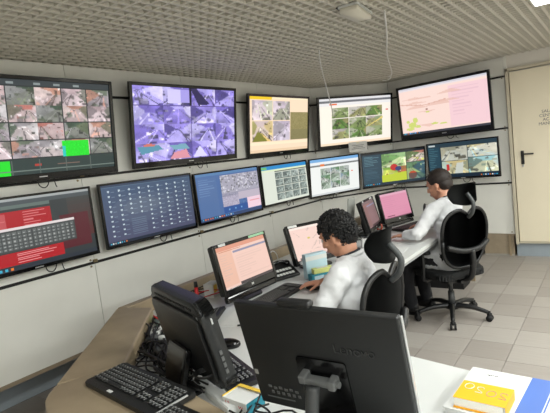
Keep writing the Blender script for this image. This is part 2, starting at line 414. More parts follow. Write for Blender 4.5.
def pic_l2():
    p = Pic(150, 84, (62, 82, 112)); rng = np.random.default_rng(4)
    for i in range(20): p.rect(0, i*.05, 1, i*.05+.05, (62+i, 84-i*.4, 112-i*.6), .7)
    p.disc(.42, .45, .35, .25, (96, 108, 128), .35); p.disc(.4, .42, .2, .13, (120, 130, 140), .3)
    p.rect(0, 0, 1, .03, (48, 62, 86)); p.rect(.0, .03, 1, .05, (100, 130, 150), .5)
    for r_ in range(10):
        for c_ in range(9):
            if c_ in (2, 3) and r_ > 5: continue
            x = .07+c_*.105; y = .11+r_*.083; p.disc(x, y, .011, .017, (196, 212, 222)); p.rect(x+.02, y+.01, x+.06, y+.02, (150, 170, 190), .5)
    for i in range(9): p.rect(.26, .62+i*.033, .42, .632+i*.033, (120, 140, 160), .6)
    p.rect(0, .95, 1, 1, (28, 38, 56)); p.icons(.02, .96, 8, 7); return p
def pic_l3():
    p = Pic(130, 72, (76, 108, 160)); p.rect(0, 0, 1, .06, (90, 130, 175)); p.rect(.02, .1, .3, .95, (82, 112, 160)); p.rows(.04, .12, .28, .5, 8, (130, 160, 200), 8, .5)
    rng = np.random.default_rng(14); p.rect(.36, .08, 1, .48, (168, 166, 182))
    for _ in range(150):
        x, y = rng.uniform(.36, .98), rng.uniform(.08, .46); p.disc(x, y, .012, .018, tuple(rng.choice([120, 215, 95, 235])*np.array([1, .99, 1.03])), .7, (.36, .08, 1, .48))
    p.rect(.36, .48, 1, .55, (150, 148, 168)); p.rect(.36, .55, .62, .78, (176, 170, 190)); p.speck(.36, .5, 1, .78, 14, rng); p.rect(.62, .5, 1, .66, (190, 180, 195))
    p.rect(.36, .78, .76, .92, (44, 84, 150)); p.rect(.76, .66, 1, .92, (240, 208, 222)); p.rect(.8, .74, .98, .76, (230, 160, 170)); p.rect(0, .93, 1, 1, (50, 70, 110)); p.icons(.03, .945, 14, 3, .035)
    for i in range(3): p.disc(.45+i*.1, .85, .012, .02, (120, 170, 220))
    return p
def pic_l4():
    p = Pic(110, 64, (222, 228, 214)); p.rect(0, 0, 1, .03, (60, 60, 60)); p.rect(0, .02, 1, .11, (40, 140, 205)); p.rect(0, .03, .12, .1, (110, 190, 120)); p.rect(.0, .11, 1, .15, (225, 238, 200)); p.rect(.27, .15, 1, .19, (120, 120, 112))
    k = 0
    for r_ in range(4):
        for c_ in range(4):
            p.view(.27+c_*.18, .2+r_*.19, .27+(c_+1)*.18-.015, .2+(r_+1)*.19-.02, [(128, 142, 138), (160, 172, 165), (90, 100, 98), (190, 200, 195)], 90+k, 10); k += 1
    for r_ in range(4): p.rect(.27, .36+r_*.19, .98, .375+r_*.19, (70, 78, 76), .8)
    return p
def pic_l5():
    p = Pic(110, 64, (240, 243, 240)); p.rect(0, 0, 1, .08, (120, 175, 225)); p.rect(0, .08, 1, .15, (235, 240, 242)); p.rect(0, .15, 1, .20, (125, 128, 128)); p.rect(.2, .14, .28, .2, (235, 130, 70)); k = 0
    for r_ in range(3):
        for c_ in range(3):
            p.view(.2+c_*.2, .26+r_*.2, .2+(c_+1)*.2-.006, .26+(r_+1)*.2-.01, [[(150, 165, 150), (175, 190, 175), (110, 130, 110), (205, 205, 210)], [(120, 150, 130), (190, 190, 185), (150, 165, 190), (90, 130, 80)]][k % 2], 120+k, 10); k += 1
    p.rect(.84, .42, .87, .45, (235, 120, 100)); p.rect(0, .96, 1, 1, (210, 215, 215)); return p
def pic_l6():
    p = Pic(120, 66, (20, 38, 50)); p.rect(0, 0, 1, .05, (15, 24, 32)); p.rect(0, .06, .3, .92, (36, 66, 82)); p.rows(.03, .1, .27, .4, 7, (110, 150, 160), 8, .8); p.rows(.03, .45, .27, .85, 9, (62, 96, 112), 9, .8)
    p.view(.31, .07, .70, .48, [(150, 190, 130), (205, 215, 160), (90, 140, 70), (225, 230, 200)], 141, 12)
    p.view(.31, .49, .70, .92, [(120, 170, 60), (205, 212, 90), (225, 225, 225), (170, 60, 50)], 142, 12); p.disc(.5, .5, .06, .1, (190, 35, 35)); p.disc(.57, .55, .05, .07, (40, 50, 110)); p.poly([(.3, .72), (.7, .66), (.7, .92), (.3, .92)], (190, 205, 50))
    p.view(.71, .07, 1, .40, [(180, 110, 100), (210, 205, 200), (60, 110, 60), (190, 200, 60)], 143, 14)
    p.view(.71, .41, 1, .92, [(90, 130, 90), (170, 190, 120), (225, 225, 215), (40, 70, 110)], 144, 14); p.disc(.8, .8, .07, .12, (190, 70, 30)); p.rect(.73, .75, 1, .92, (40, 70, 90), .6)
    p.rect(0, .93, 1, 1, (14, 40, 58)); p.icons(.03, .94, 8, 13, .03); return p
def pic_l7():
    p = Pic(120, 66, (22, 46, 60)); p.rect(0, 0, 1, .1, (32, 56, 68)); p.rect(.02, .03, .12, .07, (190, 200, 200)); p.rect(0, .1, .18, .93, (30, 64, 80)); p.rows(.02, .14, .16, .88, 14, (96, 140, 150), 8, .7)
    p.view(.2, .12, .58, .52, [(150, 150, 130), (200, 205, 195), (170, 165, 140), (215, 215, 200)], 151, 8)
    p.view(.59, .12, .99, .46, [(190, 175, 125), (205, 215, 210), (150, 190, 200), (225, 225, 220)], 156, 8)
    p.view(.2, .53, .58, .90, [(205, 185, 130), (215, 205, 160), (170, 200, 200), (120, 130, 110)], 153, 8)
    p.view(.59, .47, .99, .90, [(150, 200, 205), (215, 210, 170), (90, 110, 100), (230, 235, 225)], 154, 8)
    p.rect(.27, .62, .31, .8, (200, 50, 50)); p.poly([(.38, .9), (.42, .6), (.52, .58), (.5, .9)], (200, 205, 195)); p.rect(0, .93, 1, 1, (12, 34, 50)); p.icons(.75, .95, 8, 14, .03); return p
def pic_m(base, head, dark, seed, style=0):
    p = Pic(100, 60, base); rng = np.random.default_rng(seed)
    if style == 0:
        p.rect(0, 0, 1, .10, head); p.rect(0, .1, .28, .95, tuple(np.array(base)*np.array([.98, .93, .88]))); p.rect(.3, .17, 1, .22, (140, 140, 165)); p.rows(.33, .3, .95, .88, 10, tuple(np.array(base)*.93), seed, .5); p.rows(.04, .2, .24, .85, 11, tuple(np.array(base)*.9), seed+1, .6); p.rows(.04, .12, .8, .16, 1, (200, 120, 90), seed+3, .8); p.rect(.3, .94, 1, 1, dark)
    elif style == 1:
        for _ in range(26):
            x, y = rng.uniform(.02, .85), rng.uniform(.1, .85); dx, dy = rng.uniform(-.15, .15), rng.uniform(-.15, .15)
            p.poly([(x, y), (x+dx, y+dy), (x+dx+.015, y+dy+.01), (x+.015, y+.01)], tuple(np.array(base)*rng.uniform(.78, .92)), .9)
        p.rect(0, 0, 1, .07, (246, 225, 215)); p.disc(.34, .38, .03, .03, (210, 190, 90)); p.rect(.06, .93, .8, 1, dark)
    elif style == 2:
        p.rect(0, 0, 1, .08, head); p.rows(.08, .14, .95, .85, 9, tuple(np.array(base)*.94), seed, .5); p.rect(.1, .90, .38, .93, dark); p.rect(0, .96, 1, 1, tuple(np.array(base)*.7))
    return p
def screen_bm_mesh(name, pic, w, h):
    nx, ny = pic.w, pic.h
    xs = np.linspace(-w/2, w/2, nx+1); zs = np.linspace(h/2, -h/2, ny+1)
    vx = np.zeros(((ny+1)*(nx+1), 3)); X, Z = np.meshgrid(xs, zs); vx[:, 0] = X.ravel(); vx[:, 2] = Z.ravel()
    i = np.arange(ny*(nx)).reshape(ny, nx); r = i//nx; c = i % nx; a = r*(nx+1)+c
    q = np.stack([a, a+nx+1, a+nx+2, a+1], -1).reshape(-1, 4)
    me = bpy.data.meshes.new(name); n = len(q)
    me.vertices.add(len(vx)); me.vertices.foreach_set('co', vx.ravel())
    me.loops.add(n*4); me.loops.foreach_set('vertex_index', q.ravel().astype(np.int32))
    me.polygons.add(n); me.polygons.foreach_set('loop_start', (np.arange(n)*4).astype(np.int32))
    me.update(calc_edges=True)
    at = me.attributes.new('picture', 'FLOAT_COLOR', 'FACE')
    col = np.clip(pic.a, 0, 255)/255.0; col = np.where(col <= 0.04045, col/12.92, ((col+0.055)/1.055)**2.4)
    rgba = np.ones((n, 4)); rgba[:, :3] = col.reshape(-1, 3)
    at.data.foreach_set('color', rgba.ravel().astype(np.float32))
    me.materials.append(M_scr); me.validate(); return me
def screen(pic, w, h, parent, M, name='screen'):
    o = bpy.data.objects.new(name, screen_bm_mesh(name, pic, w, h)); C.objects.link(o); o.parent = parent; o.matrix_local = M; return o

# ------------------------------------------------------------------ floor
bm = bx((0.65, 2.2, -0.06), (8.8, 9.4, 0.106)); floor = struct(obj('floor', bm, M_grout))
tme = bpy.data.meshes.new('tile'); b2 = bx((0, 0, -0.004), (0.2965, 0.2965, 0.010), 0.0015); b2.to_mesh(tme); b2.free(); tme.materials.append(M_tile)
for i in range(13):
    for j in range(22):
        x = -3.54+0.3*i; y = 0.25+0.3*j
        t = bpy.data.objects.new('tile', tme); C.objects.link(t); t.parent = floor
        t.location = (x, y, random.uniform(-0.0006, 0.0004)); t.rotation_euler = (0, 0, R(0 if random.random() < .5 else 180))
# the part of the floor the photograph does not show, one joined piece
bm = bmesh.new()
for i in range(13, 29):
    for j in range(-9, 22): box(bm, (-3.54+0.3*i, 0.25+0.3*j, -0.004), (0.2965, 0.2965, 0.010))
for i in range(13):
    for j in range(-9, 0): box(bm, (-3.54+0.3*i, 0.25+0.3*j, -0.004), (0.2965, 0.2965, 0.010))
stuff(obj('tiles', bm, M_tile, floor))

# ------------------------------------------------------------------ walls
WL = struct(obj('wall_left', bx((-3.76, 2.2, 1.35), (0.1, 9.4, 2.8)), M_wallb))
WB = struct(obj('wall_back', bx((-2.4, 6.95, 1.35), (2.7, 0.1, 2.8)), M_wallb))
WD = struct(obj('wall_door_side', bx((1.98, 6.70, 1.35), (6.14, 0.4, 2.8)), M_wall))
WR = struct(obj('wall_right', bx((5.05, 2.2, 1.35), (0.1, 9.4, 2.8)), M_wall))
WF = struct(obj('wall_front', bx((0.65, -2.5, 1.35), (8.8, 0.1, 2.8)), M_wall))
struct(obj('baseboard_left', bx((-3.70, 2.2, 0.12), (0.02, 9.2, 0.24), 0.003), M_base))
struct(obj('baseboard_back', bx((-2.4, 6.89, 0.10), (2.7, 0.02, 0.20), 0.003), M_base))
struct(obj('baseboard_door_side', bx((1.98, 6.492, 0.085), (6.14, 0.016, 0.17), 0.003), M_base))

A0, A1, A2, A3 = Vector((-3.40, -2.4, 0)), Vector((-3.40, 5.69, 0)), Vector((-2.69, 6.70, 0)), Vector((-1.10, 6.48, 0))
ZR = [(0.286, 0.932), (0.950, 1.615), (1.633, 2.245), (2.263, 2.488)]
def wall_run(p, q, splits, parent_wall, tn=0.022):
    d = (q-p); L = d.length; d.normalize(); n = Vector((d.y, -d.x, 0))     # n points into the room
    if n.dot(Vector((0, 0, 0))-p) < 0: n = -n
    ang = math.atan2(d.y, d.x)
    edges = [0]+splits+[L]
    for a, b in zip(edges[:-1], edges[1:]):
        for (z0, z1) in ZR:
            c = p+d*((a+b)/2)-n*(tn/2)
            o = obj('wall_panel', bx((0, 0, 0), (b-a-0.004, tn, z1-z0), 0.002), M_panel, parent_wall,
                    M=Matrix.Translation((c.x, c.y, (z0+z1)/2)) @ Matrix.Rotation(ang, 4, 'Z'))
    for k, z in enumerate((0.941, 1.624, 2.254)):
        c = p+d*(L/2)-n*0.004
        obj('rail', bx((0, 0, 0), (L-0.004, 0.030, 0.020)), M_rail, parent_wall, M=Matrix.Translation((c.x, c.y, z)) @ Matrix.Rotation(ang, 4, 'Z'))
    for z, h_ in ((0.27, 0.03),):
        c = p+d*(L/2)-n*0.03
        obj('bottom_rail', bx((0, 0, 0), (L-0.01, 0.05, h_)), M_lamd, parent_wall, M=Matrix.Translation((c.x, c.y, z)) @ Matrix.Rotation(ang, 4, 'Z'))
    # round screws beside every joint
    for e in edges[1:]:
        for z in (0.965, 0.915, 1.60, 1.645, 2.235, 0.31):
            for s in ((-0.035,) if e == L else (-0.035,)):
                c = p+d*(e+s)+n*0.002
                b3 = bmesh.new(); cone(b3, (0, 0, 0), (0, -0.006, 0), 0.009, 0.007, 8)
                obj('screw', b3, M_clip, parent_wall, M=Matrix.Translation((c.x, c.y, z)) @ Matrix.Rotation(ang, 4, 'Z'))
    # brackets on the rails
    for e in edges[1:-1]:
        for z in (0.955, 1.640):
            c = p+d*e+n*0.012
            obj('rail_clip', bx((0, 0, 0), (0.035, 0.02, 0.025), 0.003), M_clip, parent_wall, M=Matrix.Translation((c.x, c.y, z)) @ Matrix.Rotation(ang, 4, 'Z'))
wall_run(A0, A1, [A1.y-A0.y-1.22*k for k in (5, 4, 3, 2, 1)] if False else [8.09-1.2*k for k in (6, 5, 4, 3, 2, 1)], WL)
wall_run(A1, A2, [], WL)
wall_run(A2, A3, [], WB)
# end return of the panel wall, and the boxed column below it
struct(obj('trim_1', bx((-1.088, 6.60, 1.39), (0.02, 0.24, 2.2)), M_panel))
col = thing('boxed_column', 'beige laminate boxed base standing on the floor under the wall panels beside the door', 'cabinet', (-1.30, 6.60, 0))
obj('body', bx((0, 0, 0.142), (0.36, 0.20, 0.284), 0.003), M_lamd, col)
obj('corner_post', bx((0.135, -0.110, 0.142), (0.03, 0.02, 0.28), 0.002), M_lam, col)
obj('plinth', bx((0, -0.105, 0.012), (0.36, 0.012, 0.022)), M_wallb, col)

# door
D = struct(thing('door_1', '', 'door')); del D['label']; del D['category']
D.location = (-1.05, 6.47, 0)
b3 = bmesh.new()
box(b3, (-0.022, 0.0, 1.245), (0.035, 0.07, 2.17), 0.003); box(b3, (0.962, 0.0, 1.245), (0.035, 0.07, 2.17), 0.003); box(b3, (0.47, 0.0, 2.318), (1.02, 0.07, 0.035), 0.003)
obj('door_frame', b3, M_doorframe, D)
obj('door_leaf', bx((0.47, 0.0, 1.24), (0.93, 0.045, 2.09), 0.004), M_door, D)
obj('threshold', bx((0.47, 0.0, 0.182), (1.0, 0.06, 0.018), 0.002), M_doorframe, D)
h = obj('handle_plate', bx((0.095, -0.026, 1.245), (0.036, 0.010, 0.165), 0.006), M_blk, D)
b3 = bmesh.new(); cone(b3, (0.095, -0.03, 1.285), (0.095, -0.065, 1.285), 0.010, 0.010); tube(b3, [(0.095, -0.062, 1.285), (0.15, -0.066, 1.286), (0.22, -0.060, 1.283)], 0.009, 8)
obj('lever', b3, M_blk, D, True)
obj('lock_cylinder', bx((0.097, -0.030, 1.145), (0.020, 0.012, 0.03), 0.005), M_silver, D)
Mt = Matrix.Translation((0.42, -0.024, 1.75)) @ Matrix.Rotation(R(90), 4, 'X')
text_obj('lettering', 'SALA DE\nCENTRO Y\nAC. PER\nMANDO DE', 0.050, mat('lettering_grey', (104, 96, 100), 0.8), D, Mt, 0.0004, 'CENTER', 0, 0.95)

# ------------------------------------------------------------------ ceiling
ceil = struct(obj('ceiling', bx((0.65, 2.2, 2.72), (8.8, 9.4, 0.06)), M_plenum))
ry = bpy.data.meshes.new('rib'); b3 = bx((0, 0, 0), (0.019, 9.3, 0.042)); b3.to_mesh(ry); b3.free(); ry.materials.append(M_rib)
rx = bpy.data.meshes.new('cross_rib'); b3 = bx((0, 0, 0), (8.68, 0.017, 0.040)); b3.to_mesh(rx); b3.free(); rx.materials.append(M_rib)
k = 0
while -3.66+0.075*k < 4.98:
    o = bpy.data.objects.new('rib', ry); C.objects.link(o); o.parent = ceil; o.location = (-3.66+0.075*k, 2.2, CEIL+0.021); k += 1
k = 0
while -2.40+0.075*k < 6.85:
    o = bpy.data.objects.new('cross_rib', rx); C.objects.link(o); o.parent = ceil; o.location = (0.65, -2.40+0.075*k, CEIL+0.022); k += 1
lab = ['square ceiling light panel at the top right edge of the picture', 'square ceiling light panel nearly over the desk end, out of view', 'square ceiling light panel behind the viewer',
       'square ceiling light panel near the door wall, right of view', 'square ceiling light panel right of the desks, out of view', 'square ceiling light panel at the right rear, out of view', 'added unseen square ceiling light panel far right toward the door wall', 'added unseen square ceiling light panel far right of the viewer', 'added unseen square ceiling light panel in the far right rear corner']
for i, (lx, ly) in enumerate(LAMPS):
    t = thing('ceiling_light', lab[i], 'light', (lx, ly, CEIL))
    b3 = bmesh.new()
    for s in (-1, 1): box(b3, (s*0.296, 0, -0.008), (0.012, 0.604, 0.024)); box(b3, (0, s*0.296, -0.008), (0.58, 0.012, 0.024))
    obj('frame', b3, M_white, t); obj('diffuser', bx((0, 0, -0.016), (0.58, 0.58, 0.008)), M_lampd, t)
# emergency light on the ceiling
t = thing('emergency_light', 'small flat off-white box light fixed under the grid ceiling above the desks', 'light', (-1.355, 2.955, CEIL-0.001), R(7))
b3 = bmesh.new(); prism(b3, rrect(0.135, 0.32, 0.012), -0.012, 0.0); obj('base_plate', b3, M_white, t)
b3 = bmesh.new(); prism(b3, rrect(0.120, 0.30, 0.012), -0.040, -0.012); obj('cover', b3, mat('lamp_cover_offwhite', (214, 210, 196), 0.35), t, True)
obj('side_gap', bx((-0.072, 0.0, -0.004), (0.014, 0.31, 0.006)), M_blkm, t)
# cords hanging from the ceiling
b3 = bmesh.new(); tube(b3, [(-1.24, 3.16, 2.484), (-1.47, 3.75, 2.470), (-1.78, 4.5, 2.45), (-2.10, 5.40, 2.41), (-2.36, 5.92, 2.45), (-2.42, 6.12, 2.49)], 0.006)
tube(b3, [(-2.12, 5.45, 2.42), (-2.30, 5.80, 2.40), (-2.46, 5.98, 2.43)], 0.006)
tag(obj('hanging_cord', b3, M_cablew, None, True), 'loose white cord hanging in a curve above the pink street map television', 'cord')
b3 = bmesh.new(); tube(b3, [(-2.10, 3.75, 2.50), (-2.16, 3.86, 2.36), (-2.72, 5.00, 2.13), (-3.10, 5.72, 2.06), (-3.12, 5.76, 1.95)], 0.006)
tag(obj('hanging_cord', b3, M_cablew, None, True), 'thin white cord dropping from the ceiling to the green landscape television', 'cord')

# ------------------------------------------------------------------ wall screens
def wall_screen(label, pos, yaw, tilt, w, h, pic, big, group, mirror=None):
    t = thing('wall_television' if big else 'wall_monitor', label, 'television' if big else 'monitor', pos, R(yaw)+PI/2, group)
    T = Matrix.Rotation(R(tilt), 4, 'X')
    bz = (0.034 if 'street map' in label else 0.028) if big else 0.016; bb = (0.058 if 'street map' in label else 0.048) if big else 0.026
    b = bmesh.new()
    box(b, (-w/2+bz/2, 0, 0), (bz, 0.03, h), 0.003); box(b, (w/2-bz/2, 0, 0), (bz, 0.03, h), 0.003)
    box(b, (0, 0, h/2-bz/2), (w-2*bz, 0.03, bz), 0.003); box(b, (0, 0, -h/2+bb/2), (w-2*bz, 0.03, bb), 0.003)
    obj('bezel', b, M_blkg, t, M=T)
    b = bmesh.new(); box(b, (0, 0.014, 0), (w-0.01, 0.014, h-0.01), 0.004); box(b, (0, 0.034, -0.02), (w*0.6, 0.028, h*0.55), 0.008)
    obj('back_cover', b, M_blk, t, M=T)
    obj('wall_bracket', bx((0, 0.070, 0), (0.25, 0.05, 0.18), 0.004), M_blkm, t)
    screen(pic, w-2*bz, h-bz-bb, t, T @ Matrix.Translation((0, -0.006, (bb-bz)/2)))
    obj('logo', bx((0, -0.0155, -h/2+bb/2), (0.06, 0.001, 0.008)), M_silver, t, M=T)
    if big: obj('sensor_tab', bx((-0.0, -0.006, -h/2-0.006), (0.09, 0.014, 0.014), 0.004), M_blk, t, M=T)
    b = bmesh.new(); x0 = random.uniform(-.1, .1)
    tube(b, [(x0, 0.045, -h/2+0.1), (x0-.01, 0.045, -h/2-0.02), (x0+.03, 0.05, -h/2-0.055), (x0+.07, 0.06, -h/2-0.03), (x0+.08, 0.055, -h/2+.04)], 0.004)
    tube(b, [(x0+.1, 0.045, -h/2+0.1), (x0+.11, 0.04, -h/2-0.03), (x0+.13, 0.06, -h/2-0.06)], 0.0035)
    obj('power_cable', b, M_cable, t, True)
    return t
UG = 'large televisions in the upper row of the screen wall'; LG = 'flat monitors in the lower row of the screen wall'
wall_screen('large television of colourful camera views with a bright green square, far left of upper row', (-3.27, 1.74, 1.99), 0, 7, 1.25, .715, pic_tv1(), True, UG)
wall_screen('large black television showing sixteen violet-tinted camera views, second in upper row', (-3.257, 3.186, 2.0), -1.5, 8.5, 1.31, .723, pic_tv2(), True, UG)
wall_screen('large television with cream page of four pale photos and an olive box', (-3.300, 4.745, 1.98), -1.5, 8.4, 1.234, .712, pic_tv3(), True, UG)
wall_screen('large black television with white page of nine green landscape photos, in the wall corner', (-2.925, 6.046, 1.972), -30, 8.0, 1.225, .700, pic_tv4(), True, UG)
wall_screen('large black television showing a pink street map with green patches, nearest the door', (-1.850, 6.40, 1.993), -97.6, 2.6, 1.255, .721, pic_tv5(), True, UG)
wall_screen('wall monitor with red windows and an on-screen keyboard, far left of lower row', (-3.30, 1.60, 1.285), -1, 0, .95, .525, pic_l1(), False, LG)
wall_screen('wall monitor with slate-blue screen dotted by rows of white icons', (-3.288, 2.639, 1.288), -1.7, 0, .969, .526, pic_l2(), False, LG)
wall_screen('wall monitor with blue side panel, grey crowd picture and pink corner box', (-3.288, 3.673, 1.281), -1, -0.8, .985, .509, pic_l3(), False, LG)
wall_screen('wall monitor with pale page of sixteen grey-green pictures under a blue bar', (-3.310, 4.736, 1.283), -2.5, -0.5, .939, .490, pic_l4(), False, LG)
wall_screen('wall monitor with white page of nine small pictures under a light blue bar', (-3.185, 5.764, 1.258), -19.3, 4.4, .925, .530, pic_l5(), False, LG)
wall_screen('wall monitor with dark side bar and bright green and yellow camera views with red', (-2.555, 6.32, 1.268), -47, 3.3, .935, .500, pic_l6(), False, LG)
wall_screen('wall monitor with dark side bar and four beige and teal camera views, nearest the door', (-1.653, 6.40, 1.290), -97.6, 1.9, .936, .499, pic_l7(), False, LG)
t = thing('paper_note', 'small white paper note taped under the television with green landscape photos', 'paper', (-2.885, 5.945, 1.615), R(-30)+PI/2)
obj('sheet', bx((0, 0, 0), (0.30, 0.002, 0.135)), M_paper, t)
obj('tape', bx((0, -0.0015, 0.055), (0.05, 0.001, 0.02)), mat('tape', (220, 215, 190), 0.3), t)
b3 = bmesh.new()
for k, ww in enumerate((.2, .16, .22)): box(b3, (0, -0.0018, 0.02-0.022*k), (ww, 0.0006, 0.006))
obj('print_line', b3, M_gry, t)

# ------------------------------------------------------------------ console and desk
con = thing('control_desk', 'long white-topped control desk with beige laminate outer rim running below the wall screens', 'desk', (0, 0, 0))
DESK = [(-2.38, 1.60), (-1.60, 0.80), (0.30, 0.62), (0.30, 1.56), (-0.80, 1.755), (-1.03, 1.80), (-1.20, 1.97), (-1.262, 2.30), (-1.285, 2.85), (-1.30, 3.3), (-1.30, 5.25), (-2.38, 5.25)]
b3 = bmesh.new(); prism(b3, DESK, 0.712, 0.74, 0.003); obj('desktop', b3, M_desk, con)
def inset(poly, d):
    n = len(poly); out = []
    cx = sum(p[0] for p in poly)/n; cy = sum(p[1] for p in poly)/n
    for i in range(n):
        a = Vector(poly[i-1]); b = Vector(poly[i]); c = Vector(poly[(i+1) % n])
        e1 = (b-a).normalized(); e2 = (c-b).normalized(); n1 = Vector((-e1.y, e1.x)); n2 = Vector((-e2.y, e2.x))
        m = (n1+n2).normalized(); out.append(tuple(b+m*d/max(.4, m.dot(n1))))
    return out
b3 = bmesh.new(); prism(b3, inset(DESK, 0.004), 0.690, 0.7118); obj('edge_band', b3, M_deskedge, con)
b3 = bmesh.new(); prism(b3, [(-2.36, 2.0), (-1.95, 2.0), (-1.95, 5.2), (-2.36, 5.2)], 0.02, 0.69); obj('modesty_panel', b3, M_blkm, con)
b3 = bmesh.new(); prism(b3, [(-1.90, 3.02), (-1.36, 3.02), (-1.36, 3.05), (-1.90, 3.05)], 0.0, 0.69); obj('leg_panel', b3, M_dgry, con)
b3 = bmesh.new(); prism(b3, [(-1.94, 4.95), (-1.36, 4.95), (-1.36, 5.2), (-1.94, 5.2)], 0.0, 0.69); obj('leg_panel', b3, M_blkm, con)
b3 = bmesh.new(); prism(b3, [(0.20, 0.72), (0.24, 0.72), (0.24, 1.5), (0.20, 1.5)], 0.0, 0.69); obj('leg_panel', b3, M_dgry, con)
# far rim: a thin raised upstand along the wall side
b3 = bmesh.new(); prism(b3, [(-2.445, 1.60), (-2.385, 1.615), (-2.385, 5.26), (-2.445, 5.26)], 0.0, 0.82, 0.006); obj('upstand', b3, M_lam, con)
b3 = bmesh.new(); prism(b3, [(-2.445, 5.262), (-1.32, 5.262), (-1.32, 5.29), (-2.445, 5.29)], 0.0, 0.69, 0.004); obj('end_panel', b3, M_lam, con)
# broad diagonal hood, in two boards with a joint
b3 = bmesh.new(); prism(b3, [(-2.445, 1.597), (-1.805, 0.862), (-1.735, 0.955), (-1.688, 1.100), (-2.215, 1.682), (-2.385, 1.61)], 0.0, 0.82, 0.012); obj('hood_board', b3, M_lam, con)
b3 = bmesh.new(); prism(b3, [(-1.803, 0.858), (-1.755, 0.800), (-1.70, 0.765), (-1.58, 0.70), (-1.15, 0.60), (-0.95, 0.60), (-0.95, 0.985), (-1.20, 1.03), (-1.684, 1.098), (-1.733, 0.953)], 0.0, 0.82, 0.014); obj('hood_board', b3, M_lam, con)

# ------------------------------------------------------------------ desk screens
def desk_monitor(label, pos, yaw, tilt, w, h, pic, foot, gloss=M_blkg, chin=0.035, bez=0.022, thick=0.045, topdark=True, name='computer_monitor', stickers=(), bar=False):
    """pos = centre of the display, foot = height of the desk top; tilt < 0 leans the top back"""
    t = thing(name, label, 'monitor', (pos[0], pos[1], foot), R(yaw)+PI/2)
    T = Matrix.Translation((0, 0, pos[2]-foot)) @ Matrix.Rotation(R(tilt), 4, 'X')
    b = bmesh.new()
    bb = chin
    box(b, (-w/2+bez/2, 0, 0), (bez, 0.018, h), 0.004); box(b, (w/2-bez/2, 0, 0), (bez, 0.018, h), 0.004)
    box(b, (0, 0, h/2-bez/2), (w-2*bez, 0.018, bez), 0.004); box(b, (0, -0.001, -h/2+bb/2), (w-2*bez, 0.018, bb), 0.003)
    obj('bezel', b, gloss, t, M=T)
    b = bmesh.new(); box(b, (0, thick/2+0.004, 0), (w-0.006, thick, h-0.006), 0.014, seg=3); box(b, (0, thick+0.012, -0.02), (w*0.55, 0.022, h*0.5), 0.008)
    obj('back_cover', b, M_blk, t, M=T)
    if bar: obj('speaker_bar', bx((0, 0.012, -h/2-0.022), (w-0.02, 0.034, 0.040), 0.010), M_blkg, t, M=T)
    screen(pic, w-2*bez, h-bez-bb, t, T @ Matrix.Translation((0, -0.004, (bb-bez)/2)))
    obj('logo', bx((0, -0.0105, -h/2+bb/2), (0.02, 0.001, 0.012)), M_silver, t, M=T)
    zc = pos[2]-foot
    b = bmesh.new(); tube(b, [(0, thick+0.03, zc-0.02), (0, thick+0.045, zc-0.10), (0, thick+0.02, 0.012)], 0.022, 10)
    obj('stand_neck', b, M_blk, t, True)
    b = bmesh.new(); prism(b, rrect(0.24, 0.17, 0.05), 0.0, 0.012, 0.003)
    obj('stand_foot', b, M_blk, t, M=Matrix.Translation((0, thick+0.01, 0)))
    for (sx, sw, m_) in stickers: obj('sticker', bx((sx, -0.0105, h/2-bez/2), (sw, 0.001, bez*0.7)), m_, t, M=T)
    return t, T
M_stk = mat('green_sticker', (150, 196, 160), 0.6)
desk_monitor('black all-in-one computer with salmon-pink list on screen in front of the curly-haired person', (-1.915, 2.20, 0.967), -2.3, -12, .492, .315, pic_m((238, 200, 186), (220, 150, 124), (70, 60, 60), 5, 0), .74, chin=.04, stickers=((0.15, 0.15, M_stk), (-0.17, 0.06, M_silver)), bar=True)
desk_monitor('black monitor with salmon-pink map half hidden behind the curly-haired person', (-1.86, 2.985, 0.940), -22, -19, .495, .305, pic_m((238, 204, 192), (230, 195, 180), (70, 60, 60), 15, 1), .74, bez=.024, stickers=((-0.19, 0.08, M_white),))
desk_monitor('black all-in-one computer with bright magenta-pink screen in front of the person in the far chair', (-1.925, 4.721, 0.947), -17, -12, .479, .325, pic_m((216, 140, 168), (220, 165, 186), (110, 30, 70), 25, 2), .74, chin=.045, stickers=((0.10, 0.15, M_gry),), bar=True)
desk_monitor('black computer with dim mauve screen turned aside, between the two seated people', (-1.985, 4.23, 0.940), 11, -14, .47, .31, pic_m((132, 104, 104), (120, 100, 100), (60, 44, 44), 35, 0), .74, chin=.04, stickers=((0.12, 0.09, M_white), (-0.18, 0.04, M_white)))

# the pale back panel of a thin display standing behind
t = thing('thin_display', 'thin pale grey upright display edge behind the curly head and dim mauve computer', 'monitor', (-2.16, 4.14, 0.74), R(75))
Tm = Matrix.Translation((0, 0, 0.215)) @ Matrix.Rotation(R(10), 4, 'X')
b3 = bmesh.new(); box(b3, (0, 0, 0), (0.10, 0.014, 0.33), 0.005); obj('panel', b3, mat('pale_grey_plastic', (176, 178, 172), 0.5), t, M=Tm)
obj('stand', bx((0, 0.0, 0.03), (0.05, 0.03, 0.07), 0.006), M_blk, t); obj('foot', bx((0, 0, 0.006), (0.14, 0.10, 0.012), 0.004), M_blk, t)

